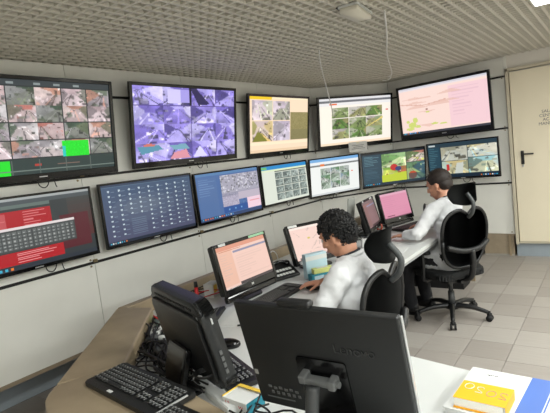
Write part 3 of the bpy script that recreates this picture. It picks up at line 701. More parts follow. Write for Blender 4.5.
# the two computers seen from behind in the foreground
M_shell = mat('dark_shell', (21, 23, 24), 0.38, bump=0.3, bscale=900)
def back_view_A():
    # body centre (-1.386,1.196,.965), screen faces away (yaw 70), top leans back
    t = thing('computer_monitor', 'black rounded all-in-one computer seen from behind, left of the large foreground one', 'monitor', (-1.386, 1.196, 0.74), R(70.3)+PI/2)
    T = Matrix.Translation((0, -0.028, 0.225)) @ Matrix.Rotation(R(-11.7), 4, 'X'); w, h = .498, .345
    b = bmesh.new(); prism(b, rrect(w, h, 0.050, 8), -0.030, 0.026, 0.018)
    obj('shell', b, M_shell, t, True, M=T @ Matrix.Translation((0, 0.02, 0)) @ Matrix.Rotation(R(-90), 4, 'X') @ Matrix.Rotation(0, 4, 'Z'))
    b = bmesh.new(); prism(b, rrect(w-0.05, h-0.07, 0.03, 6), 0.0, 0.014, 0.008)
    obj('rear_cover', b, M_blk, t, True, M=T @ Matrix.Translation((0, 0.046, -0.012)) @ Matrix.Rotation(R(-90), 4, 'X'))
    b = bmesh.new()
    for k in range(12): box(b, (-0.17+k*0.031, 0.047, h/2-0.028), (0.022, 0.003, 0.009))
    obj('vent_slots', b, M_blkm, t, M=T); 
    bpy_ = bmesh.new()
    for k, z in enumerate((-0.02, -0.045, -0.07, -0.095)): box(bpy_, (-w/2-0.001, 0.018, z), (0.003, 0.010, 0.016))
    obj('side_port', bpy_, M_gry, t, M=T)
    obj('power_button', bx((-w/2-0.001, 0.012, 0.10), (0.003, 0.006, 0.022)), M_silver, t, M=T)
    obj('badge', bx((-w/2+0.035, 0.0475, h/2-0.055), (0.006, 0.002, 0.014)), M_silver, t, M=T)
    screen(pic_m((70, 60, 62), (60, 60, 60), (20, 20, 20), 41, 0), w-.04, h-.06, t, T @ Matrix.Translation((0, -0.0118, 0.0)))
    b = bmesh.new(); box(b, (0, 0, 0), (0.17, 0.035, 0.15), 0.01)
    obj('stand_neck', b, M_blkg, t, M=Matrix.Translation((0.02, 0.050, 0.10)) @ Matrix.Rotation(R(18), 4, 'X'))
    b = bmesh.new(); prism(b, rrect(0.22, 0.19, 0.05), 0.0, 0.012, 0.003); obj('stand_foot', b, M_blk, t, M=Matrix.Translation((0.02, 0.075, 0)))
    return t
back_view_A()
def back_view_B():
    t = thing('computer_monitor', 'large flat black all-in-one computer seen from behind in the centre foreground, webcam on top', 'monitor', (-0.689, 1.069, 0.74), R(91.9)+PI/2)
    T = Matrix.Translation((0, 0, 0.272)) @ Matrix.Rotation(R(-13.0), 4, 'X'); w, h = .506, .362
    b = bmesh.new(); box(b, (0, 0.012, 0), (w, 0.024, h), 0.006, seg=3); obj('shell', b, M_shell, t, M=T)
    obj('silver_edge', bx((-w/2-0.0015, 0.006, 0), (0.004, 0.010, h-0.01), 0.001), M_silver, t, M=T)
    b = bmesh.new(); prism(b, rrect(0.155, 0.20, 0.008), 0.0, 0.006, 0.001)
    obj('stand_mount', b, M_blkg, t, M=T @ Matrix.Translation((-0.005, 0.024, -0.075)) @ Matrix.Rotation(R(-90), 4, 'X'))
    b = bmesh.new(); box(b, (0, 0.050, -0.030), (0.105, 0.026, 0.020), 0.005); box(b, (0.045, 0.040, -0.026), (0.022, 0.05, 0.026), 0.004); box(b, (-0.045, 0.040, -0.030), (0.022, 0.05, 0.028), 0.004)
    cone(b, (-0.066, 0.05, -0.03), (-0.050, 0.05, -0.03), 0.009, 0.009)
    obj('hinge', b, M_gry, t, M=T)
    b = bmesh.new(); tube(b, [(0.006, 0.062, 0.225), (0.006, 0.085, 0.14), (0.006, 0.095, 0.010)], 0.019, 10)
    obj('stand_neck', b, M_dgry, t, True)
    b = bmesh.new(); prism(b, rrect(0.20, 0.16, 0.03), 0.0, 0.010, 0.003); obj('stand_foot', b, M_dgry, t, M=Matrix.Translation((0.0, 0.06, 0)))
    # connector row at the lower corner
    b = bmesh.new()
    for k in range(6):
        box(b, (0.20-k*0.019, 0.0245, -0.108-(k % 2)*0.004), (0.011, 0.003, 0.008)); box(b, (0.194-k*0.019, 0.0245, -0.128), (0.009, 0.003, 0.010))
    box(b, (0.17, 0.0245, -0.148), (0.10, 0.002, 0.004))
    obj('connectors', b, M_gry, t, M=T)
    obj('label', bx((0.238, 0.0245, -0.062), (0.012, 0.002, 0.016)), M_silver, t, M=T)
    Tt = T @ Matrix.Translation((-0.055, 0.0245, 0.055)) @ Matrix.Rotation(R(180), 4, 'Z') @ Matrix.Rotation(R(90), 4, 'X')
    text_obj('raised_lettering', 'Lenovo', 0.040, M_blkg, t, Tt, 0.0015)
    screen(pic_m((60, 66, 72), (60, 60, 60), (20, 20, 20), 51, 0), w-.03, h-.05, t, T @ Matrix.Translation((0, -0.001, 0)))
    # webcam bar
    b = bmesh.new(); box(b, (0.040, 0.012, h/2+0.009), (0.108, 0.030, 0.020), 0.008, seg=3)
    obj('webcam', b, M_blk, t, True, M=T); return t
back_view_B()

# ------------------------------------------------------------------ keyboards, mice
def keyboard(label, loc, rz, w=0.45, d=0.155, strip=False, tilt=3, rest=False):
    t = thing('keyboard', label, 'keyboard', loc, rz)
    T = Matrix.Rotation(R(tilt), 4, 'X') @ Matrix.Translation((0, 0, 0.004))
    b = bmesh.new(); prism(b, rrect(w, d, 0.012), 0.0, 0.018, 0.005); obj('case', b, M_blk, t, M=T)
    kb = bmesh.new(); pb = bmesh.new(); sx = 0.0185; n = int((w-0.03)/sx)
    y0 = d/2-0.030
    for r_ in range(6):
        for c_ in range(n):
            if c_ in (int(n*0.66), int(n*0.82)) : continue
            if r_ in (3,) and int(n*.66) < c_ < int(n*.82): continue
            if r_ == 5 and 4 < c_ < 10:
                if c_ != 7: continue
                box(kb, (-w/2+0.022+c_*sx, y0-r_*0.0195, 0.021), (sx*5-0.003, 0.016, 0.008), 0.002); continue
            x = -w/2+0.022+c_*sx
            box(kb, (x, y0-r_*0.0195, 0.021), (0.0155, 0.016, 0.008), 0.0025, seg=1)
            box(pb, (x-0.002, y0-r_*0.0195+0.003, 0.0254), (0.005, 0.005, 0.0006))
    stuff(obj('keys', kb, M_key, t, M=T)); stuff(obj('key_prints', pb, M_keyp, t, M=T))
    if strip: obj('silver_strip', bx((w/2-0.003, -0.012, 0.020), (0.006, d-0.045, 0.006), 0.001), M_silver, t, M=T)
    if strip: obj('label', bx((-0.06, -d/2+0.012, 0.0185), (0.03, 0.012, 0.001)), M_paper, t, M=T)
    return t
keyboard('black keyboard with white key print on the beige desk rim at lower left', (-1.423, 0.962, 0.82), math.atan2(0.866-0.904, -1.203+1.660)-R(2), 0.475, 0.172, True, 2)
keyboard('black keyboard cut by the bottom edge, right of the silver-edged keyboard', (-1.02, 0.845, 0.82), R(-6), 0.36, 0.15, False, 2)
keyboard('black keyboard lying on the white desk between the two computers seen from behind', (-1.325, 1.335, 0.74), R(155)+PI, 0.36, 0.135)
keyboard('black keyboard in front of the salmon-pink computer, under the hand of the curly-haired person', (-1.735, 2.26, 0.74), R(92), 0.42, 0.15)
keyboard('black keyboard in front of the magenta-pink computer', (-1.72, 4.55, 0.74), R(76), 0.44, 0.16)
# narrow keypad leaning between screens
keyboard('dark grey keyboard with pale rim lying near the wall side behind the rounded computer', (-1.84, 1.72, 0.74), R(-62), 0.42, 0.14, True, 12)
def mouse(label, loc, rz, m=M_blk, s=1.0):
    t = thing('computer_mouse', label, 'mouse', loc, rz)
    b = bmesh.new(); ell(b, (0, 0, 0.012*s), (0.056*s, 0.031*s, 0.024*s), seg=20)
    for v in b.verts: v.co.z = max(v.co.z, 0.0)
    obj('body', b, m, t, True)
    b = bmesh.new(); cone(b, (0.032*s, -0.003, 0.033*s), (0.032*s, 0.003, 0.033*s), 0.006, 0.006, 10); obj('wheel', b, M_gry, t)
    b = bmesh.new(); tube(b, [(0.054*s, 0, 0.010), (0.09, 0.01, 0.006), (0.13, -0.02, 0.006), (0.17, -0.01, 0.006)], 0.0022); obj('cable', b, M_cable, t, True)
    return t
mouse('black mouse on the white desk beside the rounded computer seen from behind', (-1.512, 1.535, 0.74), R(205), M_blkg, 1.15)
mouse('black mouse under the right hand of the curly-haired person', (-1.60, 2.455, 0.74), R(176))
mouse('grey mouse behind the shoulder of the curly-haired person', (-1.53, 3.05, 0.74), R(150), M_dgry)

# ------------------------------------------------------------------ things on the desk
# books at lower right
bd = thing('ring_binder', 'white binder with a blue band lying on the desk under the yellow planner', 'binder', (-0.325, 1.515, 0.74), R(-4))
b3 = bmesh.new(); box(b3, (-0.0, 0, 0.0015), (0.27, 0.30, 0.003)); box(b3, (0, 0, 0.0265), (0.27, 0.30, 0.003)); box(b3, (0.1335, 0, 0.014), (0.003, 0.30, 0.025)); obj('cover', b3, M_white, bd)
obj('blue_band', bx((0.088, 0, 0.0285), (0.064, 0.30, 0.001)), M_blue, bd); obj('blue_line', bx((0.126, 0, 0.0285), (0.004, 0.30, 0.001)), M_blue, bd)
obj('papers', bx((-0.003, 0, 0.014), (0.255, 0.285, 0.021)), M_paper, bd)
b3 = bmesh.new()
for k in range(4): box(b3, (-0.12+0.008*k, -0.05, 0.0285), (0.002, 0.06, 0.0006))
obj('print_line', b3, M_gry, bd)
pl = thing('planner_book', 'thick orange-and-white day planner marked 2020 lying on the binder', 'book', (-0.360, 1.487, 0.769), R(-2.5))
W_, D_, H_ = .148, .212, .033
b3 = bmesh.new(); box(b3, (0, 0, 0.0015), (W_, D_, 0.003), 0.001); box(b3, (0, 0, H_-0.0015), (W_, D_, 0.003), 0.001); box(b3, (W_/2-0.0015, 0, H_/2), (0.003, D_, H_-0.004))
obj('cover', b3, M_paper, pl)
obj('pages', bx((-0.002, 0, H_/2), (W_-0.008, D_-0.006, H_-0.006)), mat('page_edges', (236, 234, 226), 0.9, noise_amt=.06, scale=300), pl)
b3 = bmesh.new(); box(b3, (-0.0, -0.048, H_+0.0003), (W_+0.0006, 0.117, 0.0008)); box(b3, (W_/2+0.0003, -0.048, H_/2), (0.0008, 0.117, H_-0.001)); box(b3, (0, -0.0485, 0.002), (W_+0.001, 0.118, 0.0045))
obj('orange_band', b3, M_yel, pl)
def loop2(cx, cy, s, closed):
    if closed: return [(cx+s*.75*math.cos(a), cy+s*math.sin(a)) for a in [2*PI*k/16 for k in range(17)]]
    # an upside-down 2
    P = [(-.7, -.55), (-.55, -.95), (0, -1.05), (.6, -.85), (.65, -.35), (.2, .1), (-.5, .6), (-.7, 1.0), (.0, 1.0), (.75, 1.0)]
    return [(cx-p[0]*s*.8, cy-p[1]*s*-1*-1) for p in P]
b3 = bmesh.new(); b4 = bmesh.new()
for k, (cx, cy, cl) in enumerate(((-.048, -.022, True), (-.014, -.034, False), (.022, -.044, True), (.056, -.046, False))):
    pts = [(x, y, H_+0.0012) for x, y in loop2(cx, cy, .0175, cl)]
    tube(b3 if k < 2 else b4, pts, 0.0011, 5, 3)
obj('numeral', b3, M_white, pl); obj('numeral', b4, mat('numeral_grey', (150, 140, 140), .6), pl)
text_obj('print_line', 'agenda', 0.012, M_gry, pl, Matrix.Translation((-.02, .072, H_+.0004)), 0.0003)
b3 = bmesh.new()
for k in range(3): box(b3, (.0, .056-.012*k, H_+.0004), (.07-.01*k, .003, .0006))
obj('faint_lines', b3, mat('faint_print', (205, 205, 205), .8), pl)

# note box
nb = thing('note_box', 'small open yellow and teal carton holding a white paper block', 'box', (-1.095, 1.155, 0.74), R(-4)); nb.scale = (1, 1, 0.62)
b3 = bmesh.new(); box(b3, (0, -0.045, 0.035), (0.115, 0.003, 0.07)); box(b3, (-0.056, 0, 0.035), (0.003, 0.09, 0.07)); obj('wall_white', b3, M_paper, nb)
obj('wall_teal', bx((0.057, 0, 0.033), (0.003, 0.09, 0.066)), M_teal, nb)
b3 = bmesh.new(); box(b3, (0, 0.045, 0.040), (0.115, 0.003, 0.08)); box(b3, (-0.0585, 0, 0.070), (0.003, 0.09, 0.012)); box(b3, (0, 0.038, 0.078), (0.117, 0.014, 0.003)); obj('flap_yellow', b3, M_ylw, nb)
obj('paper_block', bx((0, 0, 0.034), (0.105, 0.084, 0.066), 0.002), M_paper, nb)
text_obj('mark_red', 'W', 0.022, M_red, nb, Matrix.Translation((0.018, -0.0468, 0.03)) @ Matrix.Rotation(R(90), 4, 'X'), 0.0004)
text_obj('mark_red', 'LS', 0.022, M_red, nb, Matrix.Translation((-0.045, -0.0468, 0.04)) @ Matrix.Rotation(R(90), 4, 'X'), 0.0004)
# white cable duct
dk = thing('cable_duct', 'white plastic cable duct lying diagonally across the desk by the keyboards', 'duct', (-1.33, 1.19, 0.74), math.atan2(1.109-1.302, -1.065+1.559))
obj('channel', bx((0, 0, 0.012), (0.50, 0.040, 0.024), 0.002), M_white, dk); obj('lid', bx((0, 0, 0.0255), (0.50, 0.034, 0.003), 0.001), M_white, dk)
# coiled cable near the duct
b3 = bmesh.new(); rng = random.Random(3)
for k in range(4):
    r0 = 0.030+0.003*k; tube(b3, [(-1.235+r0*math.cos(a), 1.118+r0*math.sin(a), 0.846+0.003*k) for a in [2*PI*i/14 for i in range(15)]], 0.0032)
tag(obj('cable_coil', b3, M_cable, None, True), 'small round coil of black cable at the end of the silver-edged keyboard', 'cable')
# tangle of cables behind the rounded computer
def tangle(name, label, pts0, n, seed, m=M_cable, z=0.745, r=0.0035, spread=0.06):
    rg = random.Random(seed); b = bmesh.new()
    for _ in range(n):
        P = [(x+rg.uniform(-spread, spread), y+rg.uniform(-spread, spread), z+0.003+abs(rg.gauss(0, 0.028))) for x, y in pts0]
        tube(b, P, r)
    return tag(obj(name, b, m, None, True), label, 'cable')
tangle('cable_tangle', 'tangle of black cables on the desk behind the rounded computer', [(-2.08, 1.60), (-1.95, 1.47), (-1.84, 1.36), (-1.70, 1.26), (-1.52, 1.22), (-1.32, 1.14)], 24, 3, spread=.075, r=.0042)
tangle('cable_tangle', 'black and tangled cables under the large foreground computer', [(-1.05, 1.12), (-0.95, 1.02), (-0.80, 1.06), (-0.62, 1.02), (-0.50, 1.10)], 7, 5, spread=.06)
tangle('cable_tangle', 'dark cables lying between the curly-haired person\'s two screens by the rim', [(-2.30, 2.1), (-2.2, 2.25), (-2.22, 2.5), (-2.15, 2.7)], 7, 8, spread=.05)
tangle('cable_tangle', 'single red cable on the desk by the wall-side rim', [(-2.25, 2.0), (-2.15, 2.12), (-2.05, 2.2), (-2.12, 2.35)], 2, 9, M_red, spread=.03)
tangle('cable_tangle', 'dark cables around the foot of the dim mauve computer', [(-2.15, 3.7), (-2.05, 3.85), (-2.1, 4.2), (-2.15, 4.5)], 9, 12, spread=.08)
for k, (x, y, z, rz, s, lb) in enumerate(((-1.86, 1.42, .74, 30, (.13, .07, .05), 'black power adapter amid the cables nearest the beige rim'), (-1.74, 1.33, .74, -25, (.11, .06, .045), 'black power adapter amid the cables beside the rounded computer foot'), (-2.06, 1.62, .74, 50, (.12, .06, .06), 'dark box with sockets at the far end of the cable tangle'))):
    a = thing('power_adapter', lb, 'adapter', (x, y, z), R(rz)); obj('body', bx((0, 0, s[2]/2), s, 0.008), M_blk, a, True)
    obj('label', bx((0, 0, s[2]+0.0004), (s[0]*.5, s[1]*.6, 0.0008)), M_gry, a); obj('plug', bx((s[0]/2+0.012, 0, s[2]/2), (0.024, 0.018, 0.014), 0.003), M_blkm, a)
ps = thing('power_strip', 'white power strip with a red switch in the cables beside the beige rim', 'power strip', (-1.98, 1.50, 0.74), R(-46))
obj('body', bx((0, 0, 0.02), (0.30, 0.055, 0.04), 0.006), M_white, ps, True); obj('switch', bx((0.12, 0, 0.042), (0.02, 0.014, 0.006)), M_red, ps)
for k in range(4):
    b3 = bmesh.new(); cone(b3, (-0.10+k*0.055, 0, 0.0395), (-0.10+k*0.055, 0, 0.0415), 0.019, 0.019, 16); obj('socket', b3, M_gry, ps)
b3 = bx((0, 0, 0), (0.06, 0.05, 0.004)); tag(obj('small_card', b3, mat('card_green', (150, 190, 60), .6), None, M=Matrix.Translation((-2.165, 1.70, 0.757)) @ Matrix.Rotation(R(30), 4, 'Z') @ Matrix.Rotation(R(35), 4, 'X')), 'small green label card at the seam end of the beige rim', 'card')
cb = thing('circuit_box', 'small grey-green open connector box with red lead at the hood seam', 'box', (-2.05, 1.60, 0.74), R(-30))
obj('case', bx((0, 0, 0.03), (0.12, 0.08, 0.06), 0.004), mat('grey_green', (96, 112, 104), .5), cb)
b3 = bmesh.new()
for k in range(4): box(b3, (-.04+.026*k, -0.041, .035), (.016, .004, .016))
obj('connectors', b3, M_silver, cb)
b3 = bmesh.new(); tube(b3, [(-.06, -.03, .066), (0, -.035, .078), (.05, -.02, .072), (.10, .0, .06)], .004); obj('red_lead', b3, M_red, cb, True)
for k, (x, y, z, rz) in enumerate(((-1.80, 1.40, .80, 20), (-1.46, 1.20, .80, -30), (-1.40, 1.17, .775, 40))):
    q = thing('cable_plug', ('off-white plug amid the black cables behind the rounded computer', 'off-white plug standing in the cables by the white cable duct', 'off-white plug lying flat on the white cable duct')[k], 'plug', (x, y, z), R(rz))
    obj('body', bx((0, 0, 0), (.045, .024, .02), .005), M_white, q, True); b3 = bmesh.new(); tube(b3, [(.02, 0, 0), (.05, .01, .0), (.08, .03, -.03)], .003); obj('lead', b3, M_cablew, q, True)
# red fire-safety like bottle and yellow-white carton near the wall side
rb = thing('marker_holder', 'red upright marker with black cap by the wall-side rim behind the rounded computer', 'marker', (-2.20, 2.02, 0.74), R(20))
b3 = bmesh.new(); cone(b3, (0, 0, 0.0), (0, 0, 0.10), 0.012, 0.012, 14); obj('barrel', b3, M_red, rb, True)
b3 = bmesh.new(); cone(b3, (0, 0, 0.10), (0, 0, 0.135), 0.013, 0.011, 14); obj('cap', b3, M_blk, rb, True)
yb = thing('carton', 'small white carton with yellow face by the wall-side rim near the red marker', 'box', (-2.20, 2.16, 0.74), R(15))
obj('body', bx((0, 0, 0.045), (0.07, 0.10, 0.09), 0.002), M_paper, yb); obj('yellow_face', bx((0.0355, -0.02, 0.055), (0.001, 0.045, 0.05)), M_ylw, yb)
# telephone and things between the two screens
ph = thing('desk_telephone', 'black desk telephone console with two rows of white keys between the salmon-pink screens', 'telephone', (-2.00, 2.66, 0.74), R(70))
Tp = Matrix.Rotation(R(28), 4, 'X')
obj('body', bx((0, 0.0, 0.035), (0.22, 0.16, 0.05), 0.008), M_blk, ph, M=Tp)
b3 = bmesh.new()
for r_ in range(2):
    for k in range(6): box(b3, (-0.065+k*0.026, -0.045+r_*0.045, 0.0615), (0.020, 0.022, 0.004), 0.001)
obj('key_row', b3, M_white, ph, M=Tp)
b3 = bmesh.new(); tube(b3, [(-0.07, 0.055, 0.075), (0, 0.06, 0.090), (0.07, 0.055, 0.075)], 0.013, 8); ell(b3, (-0.075, 0.055, 0.072), (.024, .024, .016)); ell(b3, (0.075, 0.055, 0.072), (.024, .024, .016)); obj('handset', b3, M_blkg, ph, True, M=Tp)
cu = thing('tape_roll', 'light blue roll with loose white cord beside the telephone console', 'roll', (-2.25, 2.82, 0.74), 0)
b3 = bmesh.new(); cone(b3, (0, 0, 0), (0, 0, 0.085), 0.035, 0.035, 20); obj('roll', b3, mat('cyan_roll', (100, 180, 205), .5), cu, True)
b3 = bmesh.new(); tube(b3, [(0.0, 0.03, 0.085), (0.02, 0.07, 0.13), (0.03, 0.11, 0.10), (0.04, 0.12, 0.03), (0.06, 0.16, 0.005)], 0.004); obj('cord', b3, M_cablew, cu, True)
# cartons in front of the second screen
tb = thing('tissue_box', 'pale blue upright carton standing before the half hidden salmon-pink map screen', 'box', (-1.735, 2.72, 0.74), R(62))
obj('carton', bx((0, 0, 0.085), (0.17, 0.05, 0.17), 0.003), M_pblue, tb); obj('white_band', bx((0, -0.0255, 0.14), (0.17, 0.001, 0.03)), M_white, tb)
tc_ = thing('carton', 'flat teal carton lying at the foot of the pale blue carton', 'box', (-1.665, 2.655, 0.74), R(58)); obj('body', bx((0, 0, 0.024), (0.15, 0.06, 0.048), 0.002), M_teal, tc_); obj('label', bx((-0.02, -0.0305, 0.026), (0.07, 0.001, 0.025)), M_pblue, tc_)
yc_ = thing('carton', 'yellow-green carton resting on top of the flat teal carton', 'box', (-1.655, 2.675, 0.7885), R(54)); obj('body', bx((0, 0, 0.017), (0.14, 0.05, 0.034), 0.002), M_ygrn, yc_); obj('label', bx((0, 0, 0.0345), (0.08, 0.03, 0.0008)), M_white, yc_)
b3 = bmesh.new(); prism(b3, [(-.105, -.148), (.105, -.148), (.105, .148), (-.105, .148)], 0, .002)
tag(obj('paper_sheet', b3, M_paper, None, M=Matrix.Translation((-1.70, 1.90, 0.7401)) @ Matrix.Rotation(R(20), 4, 'Z')), 'white sheet of paper on the desk before the salmon-pink computer', 'paper')
for (x, y, rz, lb) in ((-1.50, 3.50, 8, 'white sheet of paper on the desk behind the near chair headrest'), (-1.46, 3.95, -6, 'white sheet of paper on the desk by the far person\'s elbow')):
    b3 = bmesh.new(); prism(b3, [(-.105, -.148), (.105, -.148), (.105, .148), (-.105, .148)], 0, .002)
    tag(obj('paper_sheet', b3, M_paper, None, M=Matrix.Translation((x, y, 0.7401)) @ Matrix.Rotation(R(rz), 4, 'Z')), lb, 'paper')
wb = thing('carton', 'small white carton with a yellow dot behind the near chair headrest', 'box', (-1.76, 3.66, 0.74), R(30)); obj('body', bx((0, 0, 0.035), (0.13, 0.08, 0.07), 0.003), M_paper, wb)
b3 = bmesh.new(); cone(b3, (0.02, 0, 0.0698), (0.02, 0, 0.0712), 0.028, 0.028, 16); obj('yellow_dot', b3, mat('yellow_dot', (240, 205, 30), .5), wb)
rt = thing('tape_dispenser', 'round orange-red tape roll between the mauve and magenta-pink computers', 'tape', (-2.00, 4.42, 0.74), 0)
b3 = bmesh.new(); tube(b3, [(0.03*math.cos(a), 0.0, 0.035+0.03*math.sin(a)) for a in [2*PI*i/12 for i in range(13)]], 0.010, 8); obj('ring', b3, mat('orange_red', (190, 90, 70), .5), rt, True)
b3 = bmesh.new(); box(b3, (0, 0, 0.004), (0.05, 0.03, 0.008)); obj('base', b3, M_blk, rt)
tel = thing('telephone_handset', 'dark grey curved telephone handset before the mauve computer', 'telephone', (-1.86, 3.96, 0.74), R(65))
b3 = bmesh.new(); tube(b3, [(-.08, 0, .03), (0, 0, .055), (.08, 0, .03)], .014, 8); ell(b3, (-.085, 0, .025), (.026, .024, .02)); ell(b3, (.085, 0, .025), (.026, .024, .02)); obj('handset', b3, M_dgry, tel, True); obj('cradle', bx((0, 0, 0.008), (0.20, 0.12, 0.016), 0.005), M_blk, tel)
pen = thing('pen', 'dark pen on the white desk in front of the rounded computer', 'pen', (-1.60, 1.80, 0.746), R(40)); b3 = bmesh.new(); cone(b3, (-.06, 0, 0), (.05, 0, 0), .005, .005, 8); obj('barrel', b3, M_blk, pen, True); b3 = bmesh.new(); cone(b3, (.05, 0, 0), (.066, 0, 0), .004, .001, 8); obj('tip', b3, M_silver, pen)

# ------------------------------------------------------------------ chairs
def make_chair(drop=0.0):
    """local frame: +x the way the sitter faces, +y the sitter's left"""
    t = thing('office_chair', '', 'chair')
    n0 = len(bpy.data.objects)
    b = bmesh.new(); prism(b, rrect(0.47, 0.48, 0.10, 6), 0.405, 0.465, 0.025); obj('seat', b, M_mesh, t, True, M=Matrix.Translation((0.02, 0, 0)))
    b = bmesh.new(); prism(b, rrect(0.30, 0.28, 0.03), 0.360, 0.404, 0.005); box(b, (-0.12, 0, 0.37), (0.16, 0.10, 0.03), 0.006); obj('tilt_mechanism', b, M_blk, t, M=Matrix.Translation((0.0, 0, 0)))
    # backrest: mesh sheet in a rounded frame, curved
    def bp(u, v):   # u -1..1 across, v 0..1 up
        w = 0.240*(0.74+0.75*v-0.62*v*v)
        y = u*w; x = -0.215-0.055*v+0.045*math.sin(v*PI*0.9)*-1*0.6+0.045*u*u
        z = 0.50+0.50*v - (0.03*max(0, 1-abs(u)*3) if v > .95 else 0)
        return Vector((x, y, z))
    def outline(n=48):
        P = []
        for k in range(n):
            a = 2*PI*k/n; c, s = math.cos(a), math.sin(a); e = 0.58
            u = math.copysign(abs(c)**e, c); v = 0.5+0.5*math.copysign(abs(s)**e, s)
            p = bp(u, min(max(v, 0), 1)); 
            if v > .9: p.z -= 0.018*max(0, 1-abs(u)*3.0)
            P.append(p)
        P.append(P[0].copy()); return P
    b = bmesh.new(); tube(b, outline(), 0.015, 8, sm=False); obj('backrest_frame', b, M_blk, t, True)
    b = bmesh.new(); N = 12; g = [[None]*(N+1) for _ in range(N+1)]
    for i in range(N+1):
        for j in range(N+1):
            u = -0.96+1.92*i/N; v = 0.02+0.96*j/N
            # pull corners in
            U, V = u, 2*v-1; m_ = max(abs(U), abs(V)); nn = 3.45      # square -> superellipse, exponent 2/0.58
            q = (abs(U)**nn+abs(V)**nn)**(1/nn); k_ = m_/q if q > 1e-6 else 1
            p = bp(U*k_, .5+.5*V*k_)
            if V*k_ > .8: p.z -= 0.018*max(0, 1-abs(U*k_)*3.0)
            g[i][j] = b.verts.new(p)
    for i in range(N):
        for j in range(N): b.faces.new((g[i][j], g[i+1][j], g[i+1][j+1], g[i][j+1]))
    bmesh.ops.solidify(b, geom=b.faces[:], thickness=0.004); obj('backrest_mesh', b, M_mesh, t, True)
    b = bmesh.new(); tube(b, [(-0.250, -0.205, 0.70), (-0.285, -0.10, 0.665), (-0.292, 0.0, 0.655), (-0.285, 0.10, 0.665), (-0.250, 0.205, 0.70)], 0.024, 8); obj('lumbar_support', b, M_blk, t, True)
    b = bmesh.new(); tube(b, [(-0.14, 0, 0.38), (-0.26, 0, 0.42), (-0.300, 0, 0.54), (-0.298, 0, 0.66)], 0.026, 8); 
    obj('spine', b, M_blk, t, True)
    b = bmesh.new(); tube(b, [(-0.285, 0, 0.93), (-0.335, 0, 0.975), (-0.350, 0, 1.05), (-0.292, 0, 1.125)], 0.017, 8); obj('headrest_stem', b, mat('stem_grey', (66, 69, 70), .45), t, True)
    b = bmesh.new(); NN = 10; g = [[None]*(NN+1) for _ in range(NN+1)]
    for i in range(NN+1):
        for j in range(NN+1):
            a = -1+2*i/NN; c = -1+2*j/NN; rr = max(abs(a), abs(c)); q = math.hypot(a, c) or 1; k_ = rr/q if rr else 0; k_ = .35+.65*k_ if rr else 1
            u = a*k_ if rr else 0; v = c*k_ if rr else 0
            g[i][j] = b.verts.new((-0.285+0.055*u*u-0.02*v*v, 0.150*u, 1.120+0.092*v+0.012*u*u))
    for i in range(NN):
        for j in range(NN): b.faces.new((g[i][j], g[i+1][j], g[i+1][j+1], g[i][j+1]))
    bmesh.ops.solidify(b, geom=b.faces[:], thickness=0.022); obj('headrest', b, mat('headrest_grey', (50, 53, 54), .6, bump=.2, bscale=300), t, True)
    for s in (-1, 1):
        b = bmesh.new(); tube(b, [(0.0, s*0.20, 0.39), (-0.01, s*0.28, 0.40), (-0.03, s*0.29, 0.50), (-0.02, s*0.285, 0.635)], 0.016, 8); obj('arm_post', b, M_blk, t, True)
        b = bmesh.new(); prism(b, rrect(0.25, 0.075, 0.03), 0.635, 0.662, 0.008); obj('armrest', b, M_blk, t, True, M=Matrix.Translation((0.02, s*0.285, 0)))
    b = bmesh.new(); cone(b, (0, 0, 0.10), (0, 0, 0.24), 0.030, 0.028, 16); cone(b, (0, 0, 0.24), (0, 0, 0.37), 0.019, 0.019, 16); obj('gas_column', b, M_dgry, t, True)
    b = bmesh.new(); cone(b, (0, 0, 0.085), (0, 0, 0.135), 0.055, 0.042, 18); obj('hub', b, M_blk, t, True)
    for k in range(5):
        a = R(72*k+68); c, s = math.cos(a), math.sin(a)
        b = bmesh.new(); tube(b, [(0.03*c, 0.03*s, 0.112), (0.17*c, 0.17*s, 0.110), (0.30*c, 0.30*s, 0.078)], lambda q: 0.026-0.009*q, 8)
        lg = obj('leg', b, M_blk, t, True)
        b = bmesh.new(); d = Vector((-s, c, 0)); p = Vector((0.31*c, 0.31*s, 0.028))
        cone(b, p+d*0.008, p+d*0.026, 0.027, 0.027, 14); cone(b, p-d*0.026, p-d*0.008, 0.027, 0.027, 14); cone(b, p+Vector((0, 0, .02)), p+Vector((0, 0, .06)), .010, .010, 8); box(b, p+Vector((0, 0, 0.03)), (0.035, 0.035, 0.03), 0.008)
        obj('caster', b, M_blkm, lg, True)
    return t
ch = make_chair()
ch.location = (-1.26, 2.25, 0); ch.rotation_euler = (0, 0, R(177)); ch['label'] = 'black mesh office chair with grey headrest holding the curly-haired person'
ch2 = copy_tree(ch, None, (-1.25, 4.14, 0), R(146), 'black mesh office chair on casters on the tiled floor holding the far short-haired person')
for o in ch.children:          # the near chair is let down a little
    if o.name.split('.')[0] not in ('leg', 'hub', 'gas_column'): o.location.z -= 0.035
ch2['group'] = ch['group'] = 'office chairs at the control desk'

